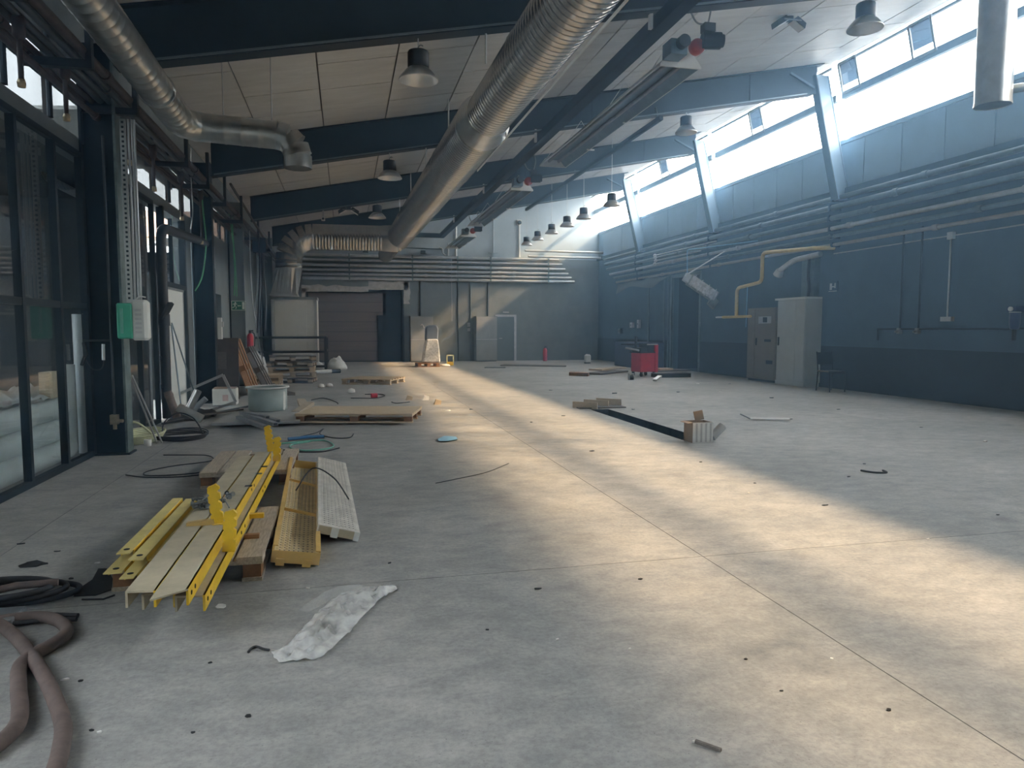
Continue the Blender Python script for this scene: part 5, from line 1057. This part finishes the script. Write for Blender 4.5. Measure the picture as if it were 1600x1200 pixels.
part(ch, 'seat', MB().box(-.22, .22, -.22, .22, .44, .48), m_black, bev=.01); part(ch, 'seat_edge', MB().box(-.225, -.22, -.2, .2, .46, .485), m_card); part(ch, 'backrest', MB().bar((-.0, .22, .62), (0, .27, .90), .42, .02, (0, 1, 0)), m_black)
for x in (-.2, .2):
    part(ch, 'leg', MB().cyl((x, -.2, .44), (x, -.23, 0), .014, n=8), m_black); part(ch, 'leg', MB().tube([(x, .25, 0), (x, .21, .46), (x, .27, .92)], .014, 8), m_black)
ct = thing('tool_cart', 'red tool cart with black tools heaped on top, on the right', 'cart', (8.95, 20.4, 0), .25)
part(ct, 'cabinet', MB().box(-.32, .22, -.24, .24, .14, .72), m_red, bev=.01); part(ct, 'side_panel', MB().box(.22, .34, -.26, .26, .12, .98), m_red, bev=.01); part(ct, 'top_tray', MB().box(-.36, .22, -.26, .26, .72, .76), m_black)
part(ct, 'jack_arm', MB().cyl((-.2, -.1, .78), (-.85, -.2, .88), .03, n=8), m_pipew); part(ct, 'tool_heap', MB().box(-.3, .0, -.2, .2, .76, .88).box(-.05, .2, -.22, .2, .76, 1.0).box(-.7, -.25, -.1, .25, .96, 1.0).cyl((-.25, .1, .8), (-.25, .1, 1.22), .04, n=8), m_black); part(ct, 'pale_edge', MB().box(-.1, .3, -.27, -.25, .96, 1.0), m_pipew)
for x, y in ((-.26, -.2), (-.26, .2), (.22, -.2), (.22, .2)): part(ct, 'caster', MB().cyl((x-.02, y, .06), (x+.02, y, .06), .06, n=12).box(x-.03, x+.03, y-.03, y+.03, .08, .14), m_black)
t = thing('caster_stand', 'small wheeled foot standing before the red tool cart', 'caster', (7.9, 18.9, 0)); part(t, 'wheel', MB().cyl((-.05, 0, .07), (.05, 0, .07), .07, n=12), m_black); part(t, 'fork', MB().box(-.08, -.05, -.04, .04, 0, .18).box(.05, .08, -.04, .04, 0, .18).box(-.08, .08, -.04, .04, .16, .19), m_pipew)
solo('metal_piece', MB().bar((8.35, 18.3, .03), (8.6, 18.5, .12), .12, .05), m_pipew, 'small silver metal piece on the floor before the tool cart', 'metal piece')
for i, (a, c, w_, h, m, l) in enumerate((((7.9, 21.9, .12), (9.2, 23.0, .12), .5, .05, m_wood, 'long wooden board stacked left of the tool cart'), ((7.6, 21.3, .04), (9.0, 22.4, .04), .55, .05, m_woodg, 'dark long board lowest left of the tool cart'), ((9.3, 20.6, .14), (10.6, 20.9, .14), .5, .04, m_woodg, 'dark boards lying right of the tool cart'), ((9.5, 20.65, .19), (10.0, 20.76, .19), .3, .06, m_woodp, 'short pale board on the dark boards right of the cart'))):
    solo('board', MB().bar(a, c, w_, h), m, l, 'board', 'boards round the tool cart')
solo('dark_crate', MB().box(9.0, 10.1, 19.55, 20.0, 0, .12), m_black, 'low dark crate before the boards right of the tool cart', 'crate', bev=.01)
solo('dark_crate', MB().box(10.4, 11.5, 24.4, 26.6, 0, .95), m_bluem, 'dark blue low bin by the wall behind the red tool cart', 'crate', bev=.02)
t = thing('jerrycan', 'small white plastic canister on the floor at the foot of the back corner', 'canister', (9.9, 28.4, 0)); part(t, 'body', MB().box(-.12, .12, -.1, .1, .04, .36), m_white, bev=.03); part(t, 'cap', MB().cyl((-.05, 0, .35), (-.05, 0, .40), .035, n=10), m_scrapw); part(t, 'grip', MB().box(-.02, .1, -.02, .02, .37, .40), m_white); part(t, 'foot', MB().box(-.12, .1, -.09, .09, 0, .05), m_black)
for i, (y, z, h, l) in enumerate(((27.6, 1.50, .22, 'small pale switch box left of two on the far right wall'), (26.9, 1.48, .34, 'taller pale switch box right of two on the far right wall'), (28.9, 1.25, .22, 'faded grey switch box near the back corner'))):
    t = thing('switch_box', l, 'switch', (RX-.05, y, z)); part(t, 'box', MB().box(-.05, .05, -.13 if i != 1 else -.09, .13 if i != 1 else .09, 0, h), m_frame if i < 2 else m_pipeg); part(t, 'knob', MB().cyl((-.05, 0, h*.5), (-.07, 0, h*.5), .03, n=10), m_grey)
for i, y in enumerate((24.25, 24.6, 26.0)):
    solo('conduit', MB().cyl((RX-.04, y, 0), (RX-.04, y, 3.4), .03, n=8), m_pipeg, ['grey conduit right beside the dark doorway', 'grey conduit second from the dark doorway', 'thin grey conduit above the red tool cart'][i], 'conduit', 'conduits left of the dark doorway')
ts = MB(); tp_ = spl([(11.42, 23.9, 3.36), (11.36, 24.6, 3.20), (11.4, 25.4, 3.02), (11.36, 26.4, 3.10), (11.42, 27.6, 3.18), (11.45, 29.2, 2.95)], 5)
for q in tp_: ts.v += [q, Vector((11.55, q.y, 3.42+.04*math.sin(q.y*3)))]
k = len(tp_)
ts.f = [[2*i, 2*i+2, 2*i+3, 2*i+1] for i in range(k-1)]; ts.s = [True]*(k-1); ts.mi = [0]*(k-1)
o = solo('torn_sheet', ts, m_wallg, 'torn pale sheet sagging below the pipes by the far doorway', 'sheet'); o.modifiers.new('thickness', 'SOLIDIFY').thickness = .006
# ------------------------------------------------------------------ left posts: sign, cables, box
es = thing('exit_sign', 'green emergency exit sign with a running man on the post', 'sign', (-2.63, 19.2, 1.92))
part(es, 'board', MB().box(-.17, .17, -.01, .01, 0, .24), m_exitg)
part(es, 'border', MB().box(-.17, .17, -.014, -.01, 0, .012).box(-.17, .17, -.014, -.01, .228, .24).box(-.17, -.158, -.014, -.01, .012, .228).box(.158, .17, -.014, -.01, .012, .228), m_exitw)
mn = MB(); Y0, Y1 = -.015, -.01
mn.lathe([(.018, -.0025), (.018, .0025)], 12, (-.075, -.0125, .195), 'y').tube([(-.075, -.0145, .195), (-.075, -.0105, .195)], .018, 12)
for P in ([(-.095, .175), (-.065, .175), (-.075, .11), (-.10, .11)], [(-.095, .175), (-.095, .155), (-.135, .14), (-.14, .155)], [(-.066, .172), (-.04, .14), (-.03, .15), (-.062, .185)], [(-.10, .115), (-.08, .115), (-.115, .065), (-.15, .065), (-.15, .08), (-.12, .08)], [(-.09, .115), (-.073, .11), (-.045, .085), (-.06, .03), (-.075, .035), (-.062, .08)]): mn.prism(P, Y0, Y1)
part(es, 'running_man', mn, m_exitw)
part(es, 'arrow', MB().prism([(.06, .105), (.06, .125), (-.0, .125), (-.0, .105)], Y0, Y1).prism([(-.03, .115), (.0, .095), (.0, .135)], Y0, Y1), m_exitw); part(es, 'door_mark', MB().box(.085, .145, Y0, Y1, .03, .21), m_exitw)
pb = thing('wall_box', 'narrow white box on the dark second post', 'box', (-2.41, 14.9, 1.25)); part(pb, 'body', MB().box(-.02, .05, -.06, .06, 0, .42), m_white); part(pb, 'switch', MB().box(.05, .08, -.03, .03, .24, .34), m_frame)
for i, (pts, m, r, l) in enumerate((
    ([(-2.62, 14.60, 4.38), (-2.58, 14.60, 3.67), (-2.55, 14.60, 3.07), (-2.63, 14.60, 2.47), (-2.77, 14.60, 2.17)], m_green, .013, 'green cable hanging in a curve over the second dark post'),
    ([(-2.63, 18.50, 4.28), (-2.61, 18.50, 3.52), (-2.60, 18.50, 2.75), (-2.63, 18.50, 2.26)], m_green, .014, 'green cable hanging beside the exit sign post, left of two'),
    ([(-2.69, 18.50, 4.28), (-2.60, 18.50, 3.37), (-2.57, 18.50, 2.75), (-2.57, 18.50, 2.24)], m_green, .012, 'green cable hanging beside the exit sign post, right of two'),
    ([(-2.46, 13.00, 4.45), (-2.47, 13.00, 3.94), (-2.46, 13.00, 3.42), (-2.50, 13.00, 3.12)], m_pipew, .008, 'thin pale cord hanging below the left pipe rack'),
    ([(-2.53, 19.50, 4.12), (-2.53, 19.50, 2.99), (-2.53, 19.50, 2.01), (-2.51, 19.50, 1.02), (-2.50, 19.50, 0.69)], m_pipew, .010, 'pale grey cable hanging in front of the exit sign post'),
    ([(-2.41, 20.00, 4.03), (-2.41, 20.00, 2.87), (-2.37, 20.00, 2.02), (-2.31, 20.00, 1.69)], m_pipew, .010, 'pale grey cable ending in a loop right of the exit sign post'),
    ([(-2.37, 21.00, 3.90), (-2.36, 21.00, 2.94), (-2.46, 21.00, 1.88), (-2.36, 21.00, 0.99), (-2.26, 21.00, 0.45)], m_grey, .014, 'long grey cable down to the white sack'),
    ([(-2.29, 21.50, 3.88), (-2.29, 21.50, 2.80), (-2.37, 21.50, 1.71), (-2.34, 21.50, 0.61)], m_rubber, .016, 'black cable hanging left of the pale ventilation cabinet'),
    ([(-2.40, 22.00, 4.45), (-2.28, 22.00, 3.84), (-2.28, 22.00, 3.01), (-2.25, 22.00, 2.27), (-2.30, 22.00, 1.43)], m_grey, .012, 'grey cable hanging closest to the pale ventilation cabinet'),
    ([(-2.26, 20.60, 4.03), (-2.25, 20.60, 3.08), (-2.30, 20.60, 2.22), (-2.36, 20.60, 1.34)], m_rubber, .02, 'thick black cable in the bundle left of the ventilation cabinet'))):
    solo('hanging_cable', MB().tube(spl(pts, 5), r, 6), m, l, 'cable', 'loose hanging cables on the left')
t = thing('speaker_box', 'dark flat box high on the far left pipe rack', 'box', (-2.3, 20.9, 3.55)); part(t, 'body', MB().box(-.15, .2, -.1, .1, 0, .4), m_dark); part(t, 'bracket', MB().box(-.02, .02, -.02, .02, .4, .7), m_black)
# ------------------------------------------------------------------ behind the glass
for i, (x, z, y0, y1) in enumerate(((-3.08, .12, 4.4, 8.85), (-3.10, .35, 4.2, 8.7), (-3.11, .58, 4.6, 8.75), (-3.36, .12, 4.4, 8.8), (-3.38, .36, 4.3, 8.8), (-3.40, .60, 4.4, 8.9))):
    t = thing('insulation_roll', ['lowest roll against the glass', 'middle roll against the glass', 'top roll against the glass', 'lowest roll in the rear row', 'middle roll in the rear row', 'top roll in the rear row'][i]+' of the white rolls behind the partition', 'roll', (x, y0, z-.115), 0, 'white rolls behind the glass')
    part(t, 'roll', MB().tube([(0, 0, .115), (0, (y1-y0)*.5, .118), (0, y1-y0, .115)], .115, 18, True), m_roll); part(t, 'core', MB().cyl((0, -.004, .115), (0, .0, .115), .05, n=14).cyl((0, y1-y0, .115), (0, y1-y0+.004, .115), .05, n=14), m_card)
sheet('plastic_cover', [(-3.0, 6.6, 0), (-3.0, 7.6, 0), (-3.02, 8.4, 0), (-3.05, 8.9, 0)], [(-3.7, 6.6, 0), (-3.7, 7.6, 0), (-3.7, 8.4, 0), (-3.6, 8.9, 0)], 1, .14, m_sack, 'white crumpled plastic cover over the rolls behind the glass', 'cover', 26, 12, 7, .715)
for x, y, h, r, l in ((-3.07, 8.95, 1.05, .075, 'shorter white tube standing upright behind the glass by the nearest post'), (-3.02, 9.22, 1.62, .07, 'taller white tube standing upright behind the glass by the nearest post')):
    t = thing('upright_tube', l, 'tube', (x, y, 0), 0, 'upright tubes behind the glass'); part(t, 'tube', MB().tube([(0, 0, 0), (0, 0, h)], r, 18, False), m_roll); part(t, 'end_cap', MB().tube([(0, 0, h-.01), (0, 0, h)], r*.98, 18, True), m_roll)
solo('cardboard_offcut', MB().box(-3.12, -3.02, 8.3, 8.55, .72, 1.0), m_woodp, 'pale yellowish board end standing on the rolls behind the glass', 'board')
t = thing('workbench', 'dark workbench standing in the room behind the partition glass', 'table', (-5.4, 6.4, 0)); part(t, 'top', MB().box(-.5, .5, -1.6, 1.6, .84, .9), m_grey)
for x in (-.45, .45):
    for y in (-1.5, 1.5): part(t, 'leg', MB().box(x-.03, x+.03, y-.03, y+.03, 0, .84), m_black)
solo('storage_rack_post', MB().box(-4.9, -4.82, 9.2, 9.28, 0, 3.5), m_pipew, 'pale upright post in the room behind the partition glass', 'post')
# ------------------------------------------------------------------ outside
def car(loc, rz, label, m):
    t = thing('car', label, 'car', loc, rz)
    body = [(-2.1, .35), (-2.05, .75), (-1.75, .88), (-1.1, .95), (-.5, 1.42), (.75, 1.45), (1.45, 1.0), (2.0, .92), (2.12, .6), (2.1, .35)]
    part(t, 'body', MB().prism(body, -.85, .85), m, bev=.06)
    part(t, 'side_window', MB().prism([(-.95, .97), (-.45, 1.36), (.7, 1.38), (1.25, 1.0)], -.86, .86), m_void); part(t, 'windscreen', MB().bar((-1.07, 0, 1.0), (-.53, 0, 1.42), 1.5, .02, (0, 0, 1)), m_void)
    for x in (-1.3, 1.3):
        for y in (-.8, .8): part(t, 'wheel', MB().lathe([(0, -.1), (.30, -.1), (.32, -.06), (.32, .06), (.30, .1), (0, .1)], 18, (x, y, .32), 'y'), m_rubber)
    part(t, 'lamp', MB().box(-2.13, -2.05, -.75, -.45, .6, .75).box(-2.13, -2.05, .45, .75, .6, .75), m_white)
car((-7.9, 36.6, 4.25), .35, 'silver car parked on the yard terrace, seen through the opening above the white panel', m_carp)
car((-9.9, 42.5, 4.25), .15, 'pale car parked farther back on the yard terrace', m_white)
hs = thing('house', 'cream house with a red tiled roof beyond the yard terrace', 'house', (-10.5, 55, 4.25))
part(hs, 'wall', MB().box(-8, 5, 0, 8, 0, 3.6), m_cream); part(hs, 'roof', MB().prism([(-8.6, 3.6), (5.6, 3.6), (4.2, 5.4), (-7.2, 5.4)], -.6, 8.6), m_brick); part(hs, 'post', MB().box(-.2, .2, -.3, 0, 0, 3.6), m_brick)
for x in (-6.5, -3.5, 2.5): part(hs, 'window', MB().box(x-.5, x+.5, -.03, 0, 1.2, 2.6), m_void)
part(hs, 'garage_door', MB().box(.6, 1.9, -.03, 0, 0, 2.3), m_white)
tr_ = thing('tree', 'dark leafy tree beside the cream house beyond the terrace', 'tree', (-14.0, 48, 4.25)); part(tr_, 'trunk', MB().tube([(0, 0, 0), (.1, 0, 1.5), (0, .1, 3)], [.2, .16, .08], 8), m_woodb)
lf = MB(); rr = random.Random(4)
for k in range(700):
    d = Vector((rr.gauss(0, 1), rr.gauss(0, 1), rr.gauss(0, 1))).normalized()*rr.uniform(.7, 1); c = Vector((d.x*1.6, d.y*1.6, 3.3+d.z*1.3)); u = Vector((rr.uniform(-1, 1), rr.uniform(-1, 1), rr.uniform(-1, 1))).normalized()*.16; w = u.cross(Vector((rr.uniform(-1, 1), 1, .3))).normalized()*.12
    lf.add([c-u, c+w, c+u, c-w], [(0,1,2,3)])
part(tr_, 'foliage', lf, m_leaf, kind='stuff')
cn = thing('canopy', 'white corrugated canopy outside the high left panes', 'canopy', (-4.6, 13.5, 3.9))
cr = MB()
for k in range(26): cr.bar((-1.6, -1.9+.15*k, .55), (1.3, -1.9+.15*k, .72), .12, .05)
part(cn, 'corrugated_sheet', cr, m_white); part(cn, 'post', MB().box(-1.4, -1.3, -1.5, -1.4, -3.9, .55).box(-1.4, -1.3, 1.5, 1.6, -3.9, .55), m_grey); part(cn, 'side_sheet', MB().box(1.25, 1.3, -2, 2, .3, .75), m_white)
# ------------------------------------------------------------------ bluish haze added to the hall air for lens glare
hz = MB().prism([(LX-.12, -.8), (RX+.15, -.8), (RX+.15, 5.9), (11.35, zc(11.35)+.1), (LX-.12, zc(LX)+.1)], FY-.1, BY+.4)
m = bpy.data.materials.new('glare_haze'); m.use_nodes = True; nt = m.node_tree; nt.nodes.remove(nt.nodes['Principled BSDF'])
vs_ = nt.nodes.new('ShaderNodeVolumeScatter'); vs_.inputs['Color'].default_value = (.34, .62, .96, 1); vs_.inputs['Density'].default_value = HAZE; vs_.inputs['Anisotropy'].default_value = .72
nt.links.new(vs_.outputs[0], nt.nodes['Material Output'].inputs['Volume'])
hzo = solo('glare_haze', hz, m, 'thin bluish haze added in the hall air for lens glare', 'haze', kind='stuff')
